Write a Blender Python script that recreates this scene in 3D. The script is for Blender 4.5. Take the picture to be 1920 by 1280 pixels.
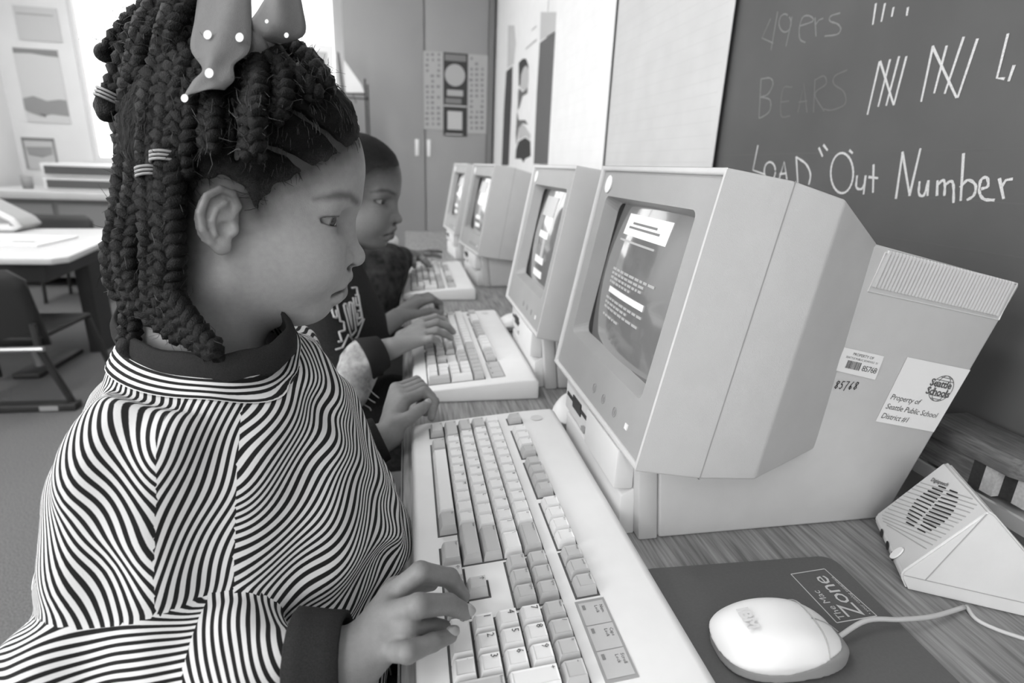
import bpy, bmesh, math, random
import numpy as np
from mathutils import Vector, Matrix
for o in list(bpy.data.objects):
    bpy.data.objects.remove(o)
SC = bpy.context.scene
COL = SC.collection
RNG = np.random.RandomState(7)
random.seed(7)

# ------------------------------------------------------------------ camera
CAM_LOC = np.array([0.0, 0.0, 1.075])
FPX = 1042.0
def unit(v):
    v = np.asarray(v, float)
    return v / np.linalg.norm(v)
_yc = unit([-198, -335, FPX])
_dc = unit([-130, (FPX * FPX - 198 * -130) / 335, FPX])
_zc = -_dc
_xc = np.cross(_yc, _zc)
ROT = np.array([_xc, _yc, _zc])            # camera axes (right, down, forward) in the room's axes
cam_data = bpy.data.cameras.new('camera')
cam = bpy.data.objects.new('camera', cam_data)
COL.objects.link(cam)
_r, _u, _b = ROT @ [1, 0, 0], ROT @ [0, -1, 0], ROT @ [0, 0, -1]
cam.matrix_world = Matrix(((_r[0], _u[0], _b[0], CAM_LOC[0]), (_r[1], _u[1], _b[1], CAM_LOC[1]), (_r[2], _u[2], _b[2], CAM_LOC[2]), (0, 0, 0, 1)))
cam_data.sensor_fit = 'HORIZONTAL'
cam_data.sensor_width = 36.0
cam_data.lens = FPX / 1920 * 36.0
cam_data.clip_start = 0.02
cam_data.dof.use_dof = True
cam_data.dof.focus_distance = 0.50
cam_data.dof.aperture_fstop = 5.6
SC.camera = cam

# ------------------------------------------------------------------ world, lights, exposure
w = bpy.data.worlds.new('overcast_sky'); SC.world = w
w.use_nodes = True
w.node_tree.nodes['Background'].inputs[0].default_value = (1, 1, 1, 1)
w.node_tree.nodes['Background'].inputs[1].default_value = 3.6
SC.view_settings.view_transform = 'Standard'
SC.view_settings.look = 'None'
SC.view_settings.exposure = -0.14
SC.view_settings.gamma = 1.0
SC.view_settings.use_curve_mapping = False
SC.cycles.max_bounces = 8
SC.cycles.diffuse_bounces = 4
SC.cycles.use_denoising = True

def area_light(name, loc, size, size_y, power, rot=(0, 0, 0)):
    d = bpy.data.lights.new(name, 'AREA'); d.shape = 'RECTANGLE'
    d.size = size; d.size_y = size_y; d.energy = power
    o = bpy.data.objects.new(name, d); o.location = loc; o.rotation_euler = rot
    COL.objects.link(o); return o
for lx, ly, pw in ((-0.9, 0.9, 17), (-0.9, 3.3, 22), (-2.4, 2.2, 20), (-2.3, 4.6, 30), (-0.9, -1.5, 16)):  # the far one is added to brighten the back of the room
    area_light('ceiling_tube_and_fill_light', (lx, ly, 2.83), 0.35, 1.25, pw)
# added fill lamps left of and behind the photographer, standing in for daylight
area_light('added_fill_light', (-3.0, -0.6, 1.75), 3.0, 1.5, 88, (0, math.radians(-90), 0))
area_light('added_fill_light', (-0.9, -2.45, 1.85), 2.6, 1.5, 33, (math.radians(82), 0, 0))

# ------------------------------------------------------------------ helpers
def ray(px, py):
    return ROT @ np.array([(px - 960.0) / FPX, (py - 640.0) / FPX, 1.0])
def on_x(px, py, x):                       # point of the plane x = const seen at a photo pixel
    r = ray(px, py); return CAM_LOC + r * (x / r[0])
def on_y(px, py, y):
    r = ray(px, py); return CAM_LOC + r * (y / r[1])
def on_z(px, py, z):
    r = ray(px, py); return CAM_LOC + r * ((z - CAM_LOC[2]) / r[2])
def at_d(px, py, d):
    return CAM_LOC + ray(px, py) * d

MATS = {}
def mat(name, v, rough=0.6, spec=0.4, noise=0.0, nscale=60.0, bump=0.0, bscale=300.0, metal=0.0, attr=None, coat=0.0, stretch=None, emit=None):
    """grey procedural material: base value v, optional mottling, fine bump, optional tone attribute"""
    if name in MATS: return MATS[name]
    m = bpy.data.materials.new(name); m.use_nodes = True
    nt = m.node_tree; b = nt.nodes['Principled BSDF']
    b.inputs['Roughness'].default_value = rough
    b.inputs['Specular IOR Level'].default_value = spec
    b.inputs['Metallic'].default_value = metal
    b.inputs['Coat Weight'].default_value = coat
    b.inputs['Base Color'].default_value = (v, v, v, 1)
    src = None
    if attr:
        a = nt.nodes.new('ShaderNodeAttribute'); a.attribute_name = attr
        src = a.outputs['Color']
    tc = nt.nodes.new('ShaderNodeTexCoord')
    vec = tc.outputs['Object']
    if stretch:
        mp = nt.nodes.new('ShaderNodeMapping'); mp.inputs['Scale'].default_value = stretch
        nt.links.new(vec, mp.inputs['Vector']); vec = mp.outputs['Vector']
    if noise > 0:
        n = nt.nodes.new('ShaderNodeTexNoise'); n.inputs['Scale'].default_value = nscale; n.inputs['Detail'].default_value = 4
        nt.links.new(vec, n.inputs['Vector'])
        r = nt.nodes.new('ShaderNodeMapRange'); r.inputs[1].default_value = 0.25; r.inputs[2].default_value = 0.75
        r.inputs[3].default_value = 1 - noise; r.inputs[4].default_value = 1 + noise
        nt.links.new(n.outputs['Fac'], r.inputs[0])
        mx = nt.nodes.new('ShaderNodeMix'); mx.data_type = 'RGBA'; mx.blend_type = 'MULTIPLY'; mx.inputs[0].default_value = 1
        if src: nt.links.new(src, mx.inputs[6])
        else: mx.inputs[6].default_value = (v, v, v, 1)
        nt.links.new(r.outputs[0], mx.inputs[7]); src = mx.outputs[2]
    if src: nt.links.new(src, b.inputs['Base Color'])
    if bump > 0:
        n2 = nt.nodes.new('ShaderNodeTexNoise'); n2.inputs['Scale'].default_value = bscale; n2.inputs['Detail'].default_value = 3
        nt.links.new(vec, n2.inputs['Vector'])
        bp = nt.nodes.new('ShaderNodeBump'); bp.inputs['Strength'].default_value = bump; bp.inputs['Distance'].default_value = 0.001
        nt.links.new(n2.outputs['Fac'], bp.inputs['Height']); nt.links.new(bp.outputs[0], b.inputs['Normal'])
    if emit is not None:
        b.inputs['Emission Color'].default_value = (1, 1, 1, 1); b.inputs['Emission Strength'].default_value = emit
    MATS[name] = m
    return m

def link(name, me, material=None, parent=None, label=None, cat=None, group=None, kind=None, smooth=False):
    o = bpy.data.objects.new(name, me); COL.objects.link(o)
    if material is not None:
        if len(me.materials) == 0: me.materials.append(material)
    if parent is not None: o.parent = parent
    if label: o['label'] = label
    if cat: o['category'] = cat
    if group: o['group'] = group
    if kind: o['kind'] = kind
    if smooth:
        me.polygons.foreach_set('use_smooth', [True] * len(me.polygons))
    return o

def thing(name, label, cat, loc=(0, 0, 0), group=None, rotz=0.0):
    o = bpy.data.objects.new(name, None); COL.objects.link(o)
    o.empty_display_size = 0.05
    o.location = loc; o.rotation_euler = (0, 0, rotz); o['label'] = label; o['category'] = cat
    if group: o['group'] = group
    return o

class MB:
    """collects shapes, then links them as ONE mesh object"""
    def __init__(s): s.v = []; s.f = []; s.m = []
    def add(s, vs, fs, mi=0):
        n = len(s.v); s.v += [tuple(map(float, p)) for p in vs]
        s.f += [tuple(i + n for i in f) for f in fs]; s.m += [mi] * len(fs); return s
    def box(s, x0, x1, y0, y1, z0, z1, mi=0):
        return s.add([(x0, y0, z0), (x1, y0, z0), (x1, y1, z0), (x0, y1, z0), (x0, y0, z1), (x1, y0, z1), (x1, y1, z1), (x0, y1, z1)],
                     [(0, 3, 2, 1), (4, 5, 6, 7), (0, 1, 5, 4), (1, 2, 6, 5), (2, 3, 7, 6), (3, 0, 4, 7)], mi)
    def obox(s, c, ax, ay, az, mi=0):      # centre and three half-axis vectors
        c, ax, ay, az = map(np.asarray, (c, ax, ay, az))
        vs = [c + i * ax + j * ay + k * az for k in (-1, 1) for i, j in ((-1, -1), (1, -1), (1, 1), (-1, 1))]
        return s.add(vs, [(0, 3, 2, 1), (4, 5, 6, 7), (0, 1, 5, 4), (1, 2, 6, 5), (2, 3, 7, 6), (3, 0, 4, 7)], mi)
    def prism(s, poly, axis, a, b, mi=0):  # 2-D polygon extruded along an axis
        n = len(poly)
        def P(p, t):
            return {0: (t, p[0], p[1]), 1: (p[0], t, p[1]), 2: (p[0], p[1], t)}[axis]
        vs = [P(p, a) for p in poly] + [P(p, b) for p in poly]
        fs = [tuple(range(n)), tuple(range(2 * n - 1, n - 1, -1))] + [(i, i + n, (i + 1) % n + n, (i + 1) % n) for i in range(n)]
        return s.add(vs, fs, mi)
    def loft(s, loops, cap=True, closed=True, mi=0):
        n = len(loops[0]); vs = [p for l in loops for p in l]; fs = []
        for k in range(len(loops) - 1):
            for i in range(n if closed else n - 1):
                j = (i + 1) % n
                fs.append((k * n + i, k * n + j, (k + 1) * n + j, (k + 1) * n + i))
        if cap: fs += [tuple(range(n - 1, -1, -1)), tuple((len(loops) - 1) * n + i for i in range(n))]
        return s.add(vs, fs, mi)
    def tube(s, pts, r, sides=8, mi=0, cap=True):
        pts = [np.asarray(p, float) for p in pts]; loops = []
        rs = r if hasattr(r, '__len__') else [r] * len(pts)
        up = None
        for i, p in enumerate(pts):
            t = unit(pts[min(i + 1, len(pts) - 1)] - pts[max(i - 1, 0)])
            if up is None:
                up = np.array([0, 0, 1.0]) if abs(t[2]) < 0.9 else np.array([1.0, 0, 0])
            a = unit(np.cross(t, up)); bb = np.cross(a, t); up = bb
            loops.append([p + rs[i] * (math.cos(q) * a + math.sin(q) * bb) for q in np.linspace(0, 2 * math.pi, sides, endpoint=False)])
        return s.loft(loops, cap, True, mi)
    def disc(s, c, ax, ay, n=20, mi=0):
        c, ax, ay = map(np.asarray, (c, ax, ay))
        return s.add([c + math.cos(t) * ax + math.sin(t) * ay for t in np.linspace(0, 2 * math.pi, n, endpoint=False)], [tuple(range(n))], mi)
    def quad(s, a, b, c, d, mi=0):
        return s.add([a, b, c, d], [(0, 1, 2, 3)], mi)
    def mesh(s, name):
        me = bpy.data.meshes.new(name); me.from_pydata(s.v, [], s.f); 
        if any(s.m): me.polygons.foreach_set('material_index', s.m)
        bm = bmesh.new(); bm.from_mesh(me); bmesh.ops.recalc_face_normals(bm, faces=bm.faces); bm.to_mesh(me); bm.free()
        me.update(); return me
    def build(s, name, material, parent=None, bevel=0.0, seg=2, smooth=False, loc=None, **kw):
        mats = material if isinstance(material, (list, tuple)) else [material]
        me = s.mesh(name)
        if bevel > 0:
            bm = bmesh.new(); bm.from_mesh(me)
            bmesh.ops.remove_doubles(bm, verts=bm.verts, dist=1e-6)
            es = [e for e in bm.edges if len(e.link_faces) == 2 and e.calc_face_angle(0) > 0.35]
            bmesh.ops.bevel(bm, geom=es, offset=bevel, segments=seg, profile=0.5, affect='EDGES', clamp_overlap=True)
            bm.to_mesh(me); bm.free(); smooth = True
        for m_ in mats: me.materials.append(m_)
        o = link(name, me, None, parent, **kw)
        if smooth:
            me.polygons.foreach_set('use_smooth', [True] * len(me.polygons))
            if bevel > 0 and hasattr(me, 'set_sharp_from_angle'):
                me.set_sharp_from_angle(angle=math.radians(40))
        if loc is not None: o.location = loc
        return o

_TXT = {}
def text_mesh(body, size, shear=0.0, spacing=1.0, align='LEFT', bold=0.0, res=2, extrude=0.0):
    cu = bpy.data.curves.new('lettering', 'FONT'); cu.body = body; cu.size = size; cu.shear = shear
    cu.space_character = spacing; cu.align_x = align; cu.offset = bold; cu.resolution_u = res; cu.extrude = extrude
    o = bpy.data.objects.new('lettering', cu); COL.objects.link(o)
    dg = bpy.context.evaluated_depsgraph_get()
    me = bpy.data.meshes.new_from_object(o.evaluated_get(dg))
    bpy.data.objects.remove(o); bpy.data.curves.remove(cu)
    return me
def text_on(name, body, size, origin, ex, ey, material, parent=None, **kw):
    """flat lettering with its baseline at origin, running along ex, upright along ey"""
    me = text_mesh(body, size, **kw)
    ex, ey = unit(ex), unit(ey); ey = unit(ey - ex * np.dot(ex, ey)); ez = np.cross(ex, ey)
    M = Matrix(((ex[0], ey[0], ez[0], origin[0]), (ex[1], ey[1], ez[1], origin[1]), (ex[2], ey[2], ez[2], origin[2]), (0, 0, 0, 1)))
    me.transform(M); me.materials.clear()
    return link(name, me, material, parent)

# ------------------------------------------------------------------ signed-distance modelling (bodies, clothes)
def smin(a, b, k):
    h = np.clip(0.5 + 0.5 * (b - a) / k, 0, 1)
    return b * (1 - h) + a * h - k * h * (1 - h)
def smax(a, b, k): return -smin(-a, -b, k)
def s_ell(P, c, r, B=None):
    q = P - np.asarray(c, np.float32)
    if B is not None: q = q @ np.asarray(B, np.float32).T
    r = np.asarray(r, np.float32)
    k0 = np.linalg.norm(q / r, axis=-1); k1 = np.linalg.norm(q / (r * r), axis=-1) + 1e-9
    return k0 * (k0 - 1) / k1
def s_cone(P, a, b, ra, rb):
    a = np.asarray(a, np.float32); b = np.asarray(b, np.float32)
    pa = P - a; ba = b - a
    t = np.clip((pa @ ba) / float(ba @ ba + 1e-12), 0, 1)
    return np.linalg.norm(pa - t[..., None] * ba, axis=-1) - (ra + (rb - ra) * t)
def grid_mesh(fn, lo, hi, h):
    """surface nets over fn(points) = 0 inside the box lo..hi"""
    lo = np.asarray(lo, float); hi = np.asarray(hi, float)
    n = np.ceil((hi - lo) / h).astype(int) + 1
    xs = [(lo[i] + h * np.arange(n[i])).astype(np.float32) for i in range(3)]
    G = np.empty(n, np.float32)
    step = max(1, int(400000 // (n[1] * n[2])))
    for i0 in range(0, n[0], step):
        X = np.stack(np.meshgrid(xs[0][i0:i0 + step], xs[1], xs[2], indexing='ij'), -1)
        G[i0:i0 + step] = fn(X.reshape(-1, 3)).reshape(X.shape[:3])
    S = G < 0
    c = np.zeros(n - 1, np.int8)
    for dx in (0, 1):
        for dy in (0, 1):
            for dz in (0, 1):
                c += S[dx:n[0] - 1 + dx, dy:n[1] - 1 + dy, dz:n[2] - 1 + dz]
    act = (c > 0) & (c < 8)
    idx = np.argwhere(act); vid = -np.ones(n - 1, np.int64); vid[act] = np.arange(len(idx))
    acc = np.zeros((len(idx), 3)); cnt = np.zeros(len(idx))
    cor = [(a, b, d) for a in (0, 1) for b in (0, 1) for d in (0, 1)]
    for p in cor:
        for ax in range(3):
            if p[ax] == 0:
                q = list(p); q[ax] = 1
                i0 = idx + p; i1 = idx + q
                g0 = G[i0[:, 0], i0[:, 1], i0[:, 2]]; g1 = G[i1[:, 0], i1[:, 1], i1[:, 2]]
                cr = (g0 < 0) != (g1 < 0)
                t = np.where(cr, g0 / np.where(cr, g0 - g1, 1), 0)
                pos = np.array(p, float) + np.zeros((len(idx), 3)); pos[:, ax] += t
                acc[cr] += pos[cr]; cnt += cr
    V = lo + h * (idx + acc / cnt[:, None])
    F = []
    for ax in range(3):
        b, d = (ax + 1) % 3, (ax + 2) % 3
        sl0 = [slice(None)] * 3; sl1 = [slice(None)] * 3
        sl0[ax] = slice(0, n[ax] - 1); sl1[ax] = slice(1, n[ax])
        for s_ in (sl0, sl1): s_[b] = slice(1, n[b] - 1); s_[d] = slice(1, n[d] - 1)
        A0, A1 = S[tuple(sl0)], S[tuple(sl1)]
        e = np.argwhere(A0 != A1)
        if not len(e): continue
        flip = A0[e[:, 0], e[:, 1], e[:, 2]]
        e = e.copy(); e[:, b] += 1; e[:, d] += 1
        def vv(ob, od):
            q = e.copy(); q[:, b] -= ob; q[:, d] -= od
            return vid[q[:, 0], q[:, 1], q[:, 2]]
        quad = np.stack([vv(1, 1), vv(0, 1), vv(0, 0), vv(1, 0)], 1)
        quad[~flip] = quad[~flip][:, ::-1]
        F.append(quad)
    F = np.concatenate(F); F = F[(F >= 0).all(1)]
    return V, F
def relax(V, F, it=2, k=0.5):
    """simple Laplacian smoothing"""
    e = np.concatenate([F[:, [0, 1]], F[:, [1, 2]], F[:, [2, 3]], F[:, [3, 0]]])
    e = np.concatenate([e, e[:, ::-1]])
    for _ in range(it):
        acc = np.zeros_like(V); cnt = np.zeros(len(V))
        for a in range(3): acc[:, a] = np.bincount(e[:, 0], V[e[:, 1], a], len(V))
        cnt = np.bincount(e[:, 0], minlength=len(V))
        ok = cnt > 0
        V = V.copy(); V[ok] += k * (acc[ok] / cnt[ok, None] - V[ok])
    return V
def np_mesh(name, V, F, attrs=None, smooth=True):
    me = bpy.data.meshes.new(name)
    me.vertices.add(len(V)); me.vertices.foreach_set('co', np.asarray(V, np.float32).ravel())
    nf = F.shape[1]
    me.loops.add(F.size); me.loops.foreach_set('vertex_index', F.ravel().astype(np.int32))
    me.polygons.add(len(F)); me.polygons.foreach_set('loop_start', np.arange(0, F.size, nf, dtype=np.int32))
    me.polygons.foreach_set('loop_total', np.full(len(F), nf, np.int32))
    me.update(calc_edges=True); me.validate()
    if smooth: me.polygons.foreach_set('use_smooth', np.ones(len(me.polygons), bool))
    for k, val in (attrs or {}).items():
        val = np.asarray(val, np.float32)
        if val.ndim == 1:
            a = me.attributes.new(k, 'FLOAT', 'POINT'); a.data.foreach_set('value', val)
        else:
            a = me.attributes.new(k, 'FLOAT_COLOR', 'POINT'); a.data.foreach_set('color', np.c_[val, np.ones(len(val))].astype(np.float32).ravel())
    return me
def tone3(v): return np.repeat(np.asarray(v)[:, None], 3, 1)
def fnoise(P, sc, seed=0, octs=2):
    """cheap smooth noise: sums of rotated sines"""
    r = np.random.RandomState(seed); out = np.zeros(len(P))
    for o in range(octs):
        for _ in range(5):
            d = unit(r.randn(3)); ph = r.rand() * 6.28
            out += np.sin(P @ (d * sc * (1.7 ** o) * (0.7 + 0.6 * r.rand())) + ph) / (5 * 1.5 ** o)
    return out
# ------------------------------------------------------------------ materials
M_WALL = mat('wall_paint', 0.76, 0.8, 0.2, 0.04, 3)
M_CEIL = mat('ceiling_tile', 0.75, 0.9, 0.1)
M_CARPET = mat('carpet', 0.16, 0.95, 0.1, 0.55, 260, 0.9, 500)
M_DESK = mat('desk_laminate', 0.23, 0.42, 0.45, 0.55, 8, 0.15, 60, stretch=(30, 1.6, 2))
M_DESKEDGE = mat('desk_edge', 0.2, 0.5)
M_BOARD = mat('chalkboard_slate', 0.095, 0.75, 0.25, 0.10, 5)
M_CHALK = mat('chalk', 0.55, 0.95, 0.05, 0.35, 900)
M_CHALK2 = mat('chalk_faint', 0.21, 0.95, 0.05, 0.35, 900)
M_PAPER = mat('white_paper', 0.80, 0.85, 0.1, 0.03, 12)
M_PAPERG = mat('grey_paper', 0.56, 0.85, 0.1, 0.05, 10)
M_PLINE = mat('paper_rule_line', 0.51, 0.9, 0.1)
M_DARKPRINT = mat('dark_print', 0.055, 0.7, 0.2)
M_MIDPRINT = mat('mid_print', 0.22, 0.7, 0.2)
M_ALU = mat('aluminium', 0.72, 0.35, 0.5, metal=0.6)
M_WOOD = mat('eraser_wood', 0.13, 0.55, 0.4, 0.45, 14, 0.2, 80, stretch=(30, 3, 30))
M_FELTL = mat('felt_light', 0.55, 0.95, 0.05, 0.15, 300)
M_FELTD = mat('felt_dark', 0.05, 0.95, 0.05, 0.15, 300)
M_CABINET = mat('cabinet_grey', 0.32, 0.6, 0.3, 0.05, 2)
M_WHITE = mat('white_plastic', 0.78, 0.4, 0.45)
M_BLACK = mat('black_plastic', 0.02, 0.5, 0.4)
M_GREY = mat('grey_plastic', 0.30, 0.5, 0.4)
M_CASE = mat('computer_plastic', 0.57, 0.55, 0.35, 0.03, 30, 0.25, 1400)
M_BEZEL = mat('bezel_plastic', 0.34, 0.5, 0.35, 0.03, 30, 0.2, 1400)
M_CASELT = mat('light_computer_plastic', 0.68, 0.5, 0.35, 0.02, 30)
M_KEYW = mat('white_keycap', 0.74, 0.5, 0.35)
M_KEYG = mat('grey_keycap', 0.47, 0.5, 0.35)
M_KBD = mat('keyboard_shell', 0.77, 0.5, 0.35, 0.02, 40)
M_WELL = mat('key_well', 0.10, 0.7, 0.2)
M_INK = mat('legend_ink', 0.10, 0.7, 0.2)
M_INKB = mat('black_ink', 0.015, 0.7, 0.2)
WX = 0.72                                   # plane of the chalkboard wall
DZ = 0.70                                   # desk top

# ------------------------------------------------------------------ room shell
def struct(name, m, material): return m.build(name, material, kind='structure')
struct('floor', MB().box(-3.5, 0.75, -2.6, 6.1, -0.06, 0), M_CARPET)
struct('ceiling', MB().box(-3.5, 0.75, -2.6, 6.1, 2.9, 2.96), M_CEIL)
struct('wall_right', MB().box(WX, WX + 0.06, -2.6, 6.1, 0, 2.9), M_WALL)
struct('wall_near', MB().box(-3.5, WX, -2.66, -2.6, 0, 2.9), M_WALL)
# far wall with a broad bright window (opening x -2.84..-0.62, z 0.98..2.55)
wf = MB(); FY = 6.0
wf.box(-3.5, -2.84, FY, FY + 0.1, 0, 2.9).box(-0.62, WX, FY, FY + 0.1, 0, 2.9).box(-2.84, -0.62, FY, FY + 0.1, 0, 0.98).box(-2.84, -0.62, FY, FY + 0.1, 2.55, 2.9)
struct('wall_far', wf, M_WALL)
# left wall out of view, its window band added to light the room
wl = MB(); LX = -3.44
wl.box(LX - 0.1, LX, -2.6, -1.9, 0, 2.9).box(LX - 0.1, LX, 3.6, 6.1, 0, 2.9).box(LX - 0.1, LX, -1.9, 3.6, 0, 0.95).box(LX - 0.1, LX, -1.9, 3.6, 2.5, 2.9)
struct('wall_left', wl, M_WALL)
M_FRAME = mat('window_frame', 0.7, 0.5)
glass = bpy.data.materials.new('window_glass'); glass.use_nodes = True
_b = glass.node_tree.nodes['Principled BSDF']; _b.inputs['Transmission Weight'].default_value = 1; _b.inputs['Roughness'].default_value = 0.0; _b.inputs['IOR'].default_value = 1.02
def window(name, axis, c, a0, a1, z0, z1, n):
    t = bpy.data.objects.new(name, None); COL.objects.link(t); t['kind'] = 'structure'
    fr = MB(); W = (a1 - a0) / n
    def bx(m, p0, p1, q0, q1, th):
        return m.box(p0, p1, c - th, c + th, q0, q1) if axis == 'x' else m.box(c - th, c + th, p0, p1, q0, q1)
    for i in range(n):
        f = MB(); x0 = a0 + i * W; x1 = x0 + W
        bx(f, x0, x0 + 0.03, z0, z1, 0.025); bx(f, x1 - 0.03, x1, z0, z1, 0.025)
        bx(f, x0 + 0.03, x1 - 0.03, z0, z0 + 0.04, 0.025); bx(f, x0 + 0.03, x1 - 0.03, z1 - 0.04, z1, 0.025)
        fo = f.build('sash', M_FRAME, t)
        p = MB(); bx(p, x0 + 0.03, x1 - 0.03, z0 + 0.04, z1 - 0.04, 0.002); p.build('pane', glass, fo)
window('window_1', 'x', FY + 0.05, -2.84, -0.62, 0.98, 2.55, 2)
window('added_window', 'y', LX - 0.05, -1.9, 3.6, 0.95, 2.5, 4)  # unseen band, put in to let more light into the room
struct('trim_1', MB().box(-2.9, -0.56, FY - 0.06, FY, 0.93, 0.98), M_FRAME)

# ------------------------------------------------------------------ desk
t = thing('computer_desk', 'long wood-grain laminate desk along the chalkboard wall carrying the row of computers', 'desk', (0, 0, 0))
MB().box(-0.012, 0.60, -0.75, 3.30, DZ - 0.03, DZ).build('desk_top', M_DESK, t, bevel=0.004)
MB().box(-0.014, -0.0121, -0.75, 3.30, DZ - 0.03, DZ - 0.002).build('edge_band', M_DESKEDGE, t)
for yy in (-0.7, 1.3, 3.22):
    for xx in (0.02, 0.53): MB().box(xx, xx + 0.045, yy, yy + 0.045, 0, DZ - 0.03).build('leg', M_BLACK, t)
MB().box(0.52, 0.54, -0.65, 3.22, 0.35, DZ - 0.03).build('modesty_panel', M_DESKEDGE, t)

# ------------------------------------------------------------------ chalkboard with writing
t = thing('chalkboard', 'dark chalkboard with chalk tallies and handwriting on the right wall', 'chalkboard', (0, 0, 0))
MB().box(WX - 0.012, WX, -1.6, 2.62, 0.735, 2.30).build('board_surface', M_BOARD, t)
fr = MB().box(WX - 0.025, WX, -1.6, 2.62, 2.30, 2.36).box(WX - 0.025, WX, 2.62, 2.66, 0.78, 2.36).box(WX - 0.025, WX, -1.64, -1.6, 0.78, 2.36)
fr.build('frame', M_ALU, t)
# chalk rail: shallow trough with a rounded lip
MB().prism([(WX - 0.0125, 0.728), (WX - 0.0125, 0.736), (WX - 0.083, 0.734), (WX - 0.086, 0.741), (WX - 0.091, 0.741), (WX - 0.093, 0.726)], 1, -1.6, 2.62).build('chalk_rail', M_ALU, t)
for i, (p0, p1) in enumerate((((1345, 281), (1897, 278)), ((1590, 375), (1897, 381)), ((1640, 440), (1897, 480)))):
    a, b = on_x(*p0, WX - 0.0125), on_x(*p1, WX - 0.0125); zz = (a[2] + b[2]) / 2
    MB().box(WX - 0.0122, WX - 0.012, min(a[1], b[1]) - 0.5, max(a[1], b[1]), b[2] - 0.0008, b[2] + 0.0008).build('ruled_line', M_WELL, t)
STK = [0]
def stroke_mesh(m, pts, wd, x):
    if len(pts) > 3: pts = [tuple(p) for p in chalk_path(pts, 5)]
    P = [on_x(px, py, x) for px, py in pts]
    STK[0] = (STK[0] + 1) % 40
    L, R_ = [], []
    for i, p in enumerate(P):
        d = P[min(i + 1, len(P) - 1)] - P[max(i - 1, 0)]; d = d / (np.linalg.norm(d) + 1e-9)
        k = 1.0 + 0.18 * math.sin(i * 1.7 + len(P)); nn = np.array([0, -d[2], d[1]]) * wd * 0.5 * k; o = np.array([-8e-6 * STK[0], 0, 0])
        if i == 0: p = p - d * wd * 0.3
        if i == len(P) - 1: p = p + d * wd * 0.3
        L.append(p - nn + o); R_.append(p + nn + o)
    for i in range(len(P) - 1): m.quad(L[i], L[i + 1], R_[i + 1], R_[i])
def chalk_path(P, n=5):
    P = [np.asarray(p, float) for p in P]; P = [2 * P[0] - P[1]] + P + [2 * P[-1] - P[-2]]; out = []
    for i in range(1, len(P) - 2):
        for k in range(n):
            u = k / n
            out.append(0.5 * ((2 * P[i]) + (-P[i - 1] + P[i + 1]) * u + (2 * P[i - 1] - 5 * P[i] + 4 * P[i + 1] - P[i + 2]) * u * u + (-P[i - 1] + 3 * P[i] - 3 * P[i + 1] + P[i + 2]) * u ** 3))
    out.append(P[-2]); return out
def arc(cx, cy, rx, ry, a0, a1, n=14, sk=0.0):
    o = []
    for k in range(n + 1):
        a = math.radians(a0 + (a1 - a0) * k / n); y = ry * math.sin(a)
        o.append((cx + rx * math.cos(a) - sk * y, cy + y))
    return o
def z6(x, y): return (1320 + x * 0.375, y * 0.375)
Z = lambda *l: [z6(*p) for p in l]
def chalk(name, strokes, wd, material):
    m = MB()
    for s in strokes: stroke_mesh(m, s, wd * 0.8, WX - 0.0124)
    return m.build(name, material, t)
XB = WX - 0.0135
chalk('chalk_word', [   # 49ers (faded) and BEARS (half wiped)
    Z((332, 95), (290, 190), (345, 215)), Z((368, 60), (335, 250)),
    Z(*[(405 + 30 * math.cos(a), 115 + 45 * math.sin(a)) for a in np.linspace(-1, 5.4, 14)]), Z((440, 85), (428, 150), (410, 230)),
], 0.0032, M_CHALK2)
chalk('chalk_word', [
    Z((480, 130), (545, 105), (530, 80), (495, 85), (477, 140), (480, 195), (505, 212)),
    Z((555, 90), (560, 180)), Z((557, 125), (575, 100), (595, 92)),
    Z((680, 65), (635, 80), (630, 105), (668, 120), (684, 145), (665, 172), (605, 180)),
], 0.0032, M_CHALK2)
chalk('chalk_letter', [
    Z((285, 395), (275, 590)), Z((285, 395), (330, 390), (345, 420), (320, 470), (284, 485)), Z((284, 485), (330, 500), (328, 555), (290, 585), (275, 590))], 0.0032, M_CHALK2)
chalk('chalk_word', [
    Z((440, 435), (395, 445), (385, 575), (430, 580)), Z((388, 510), (425, 505)),
    Z((470, 560), (500, 420), (515, 560)), Z((475, 510), (515, 505)),
    Z((555, 400), (548, 560)), Z((555, 400), (600, 380), (610, 420), (555, 470), (600, 555)),
    Z((715, 350), (655, 380), (650, 420), (700, 460), (705, 520), (640, 550), (600, 545))], 0.0030, mat('chalk_wiped', 0.15, 0.95, 0.05))
def tally(b): chalk('chalk_tally', [Z(*s) for s in b], 0.0042, M_CHALK)
tally([[(878, 310), (818, 570)], [(930, 300), (872, 530)], [(975, 285), (912, 525)], [(1012, 285), (950, 522)], [(882, 308), (948, 522)]])
tally([[(1145, 232), (1087, 505)], [(1213, 232), (1152, 463)], [(1298, 188), (1205, 465)], [(1367, 197), (1270, 485)], [(1147, 240), (1262, 485)]])
tally([[(1520, 172), (1465, 390), (1500, 393)], [(1550, 330), (1525, 402)]])
tally([[(860, 20), (845, 120)], [(905, 20), (888, 105)], [(948, 40), (940, 80)], [(1020, 40), (1015, 75)]])
chalk('chalk_word', [   # "LOAD" "Out Number
    Z((270, 728), (245, 850), (300, 870)), Z(*[(330 + 28 * math.cos(a), 855 + 45 * math.sin(a)) for a in np.linspace(0, 6.3, 14)]),
    Z((375, 900), (402, 808), (415, 895)), Z((380, 870), (412, 866)), Z((462, 785), (470, 920)), Z((462, 785), (510, 820), (532, 870), (525, 920)),
], 0.0044, M_CHALK)
chalk('chalk_quote_mark', [Z((575, 740), (592, 780)), Z((598, 725), (617, 750))], 0.0044, M_CHALK)
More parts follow.
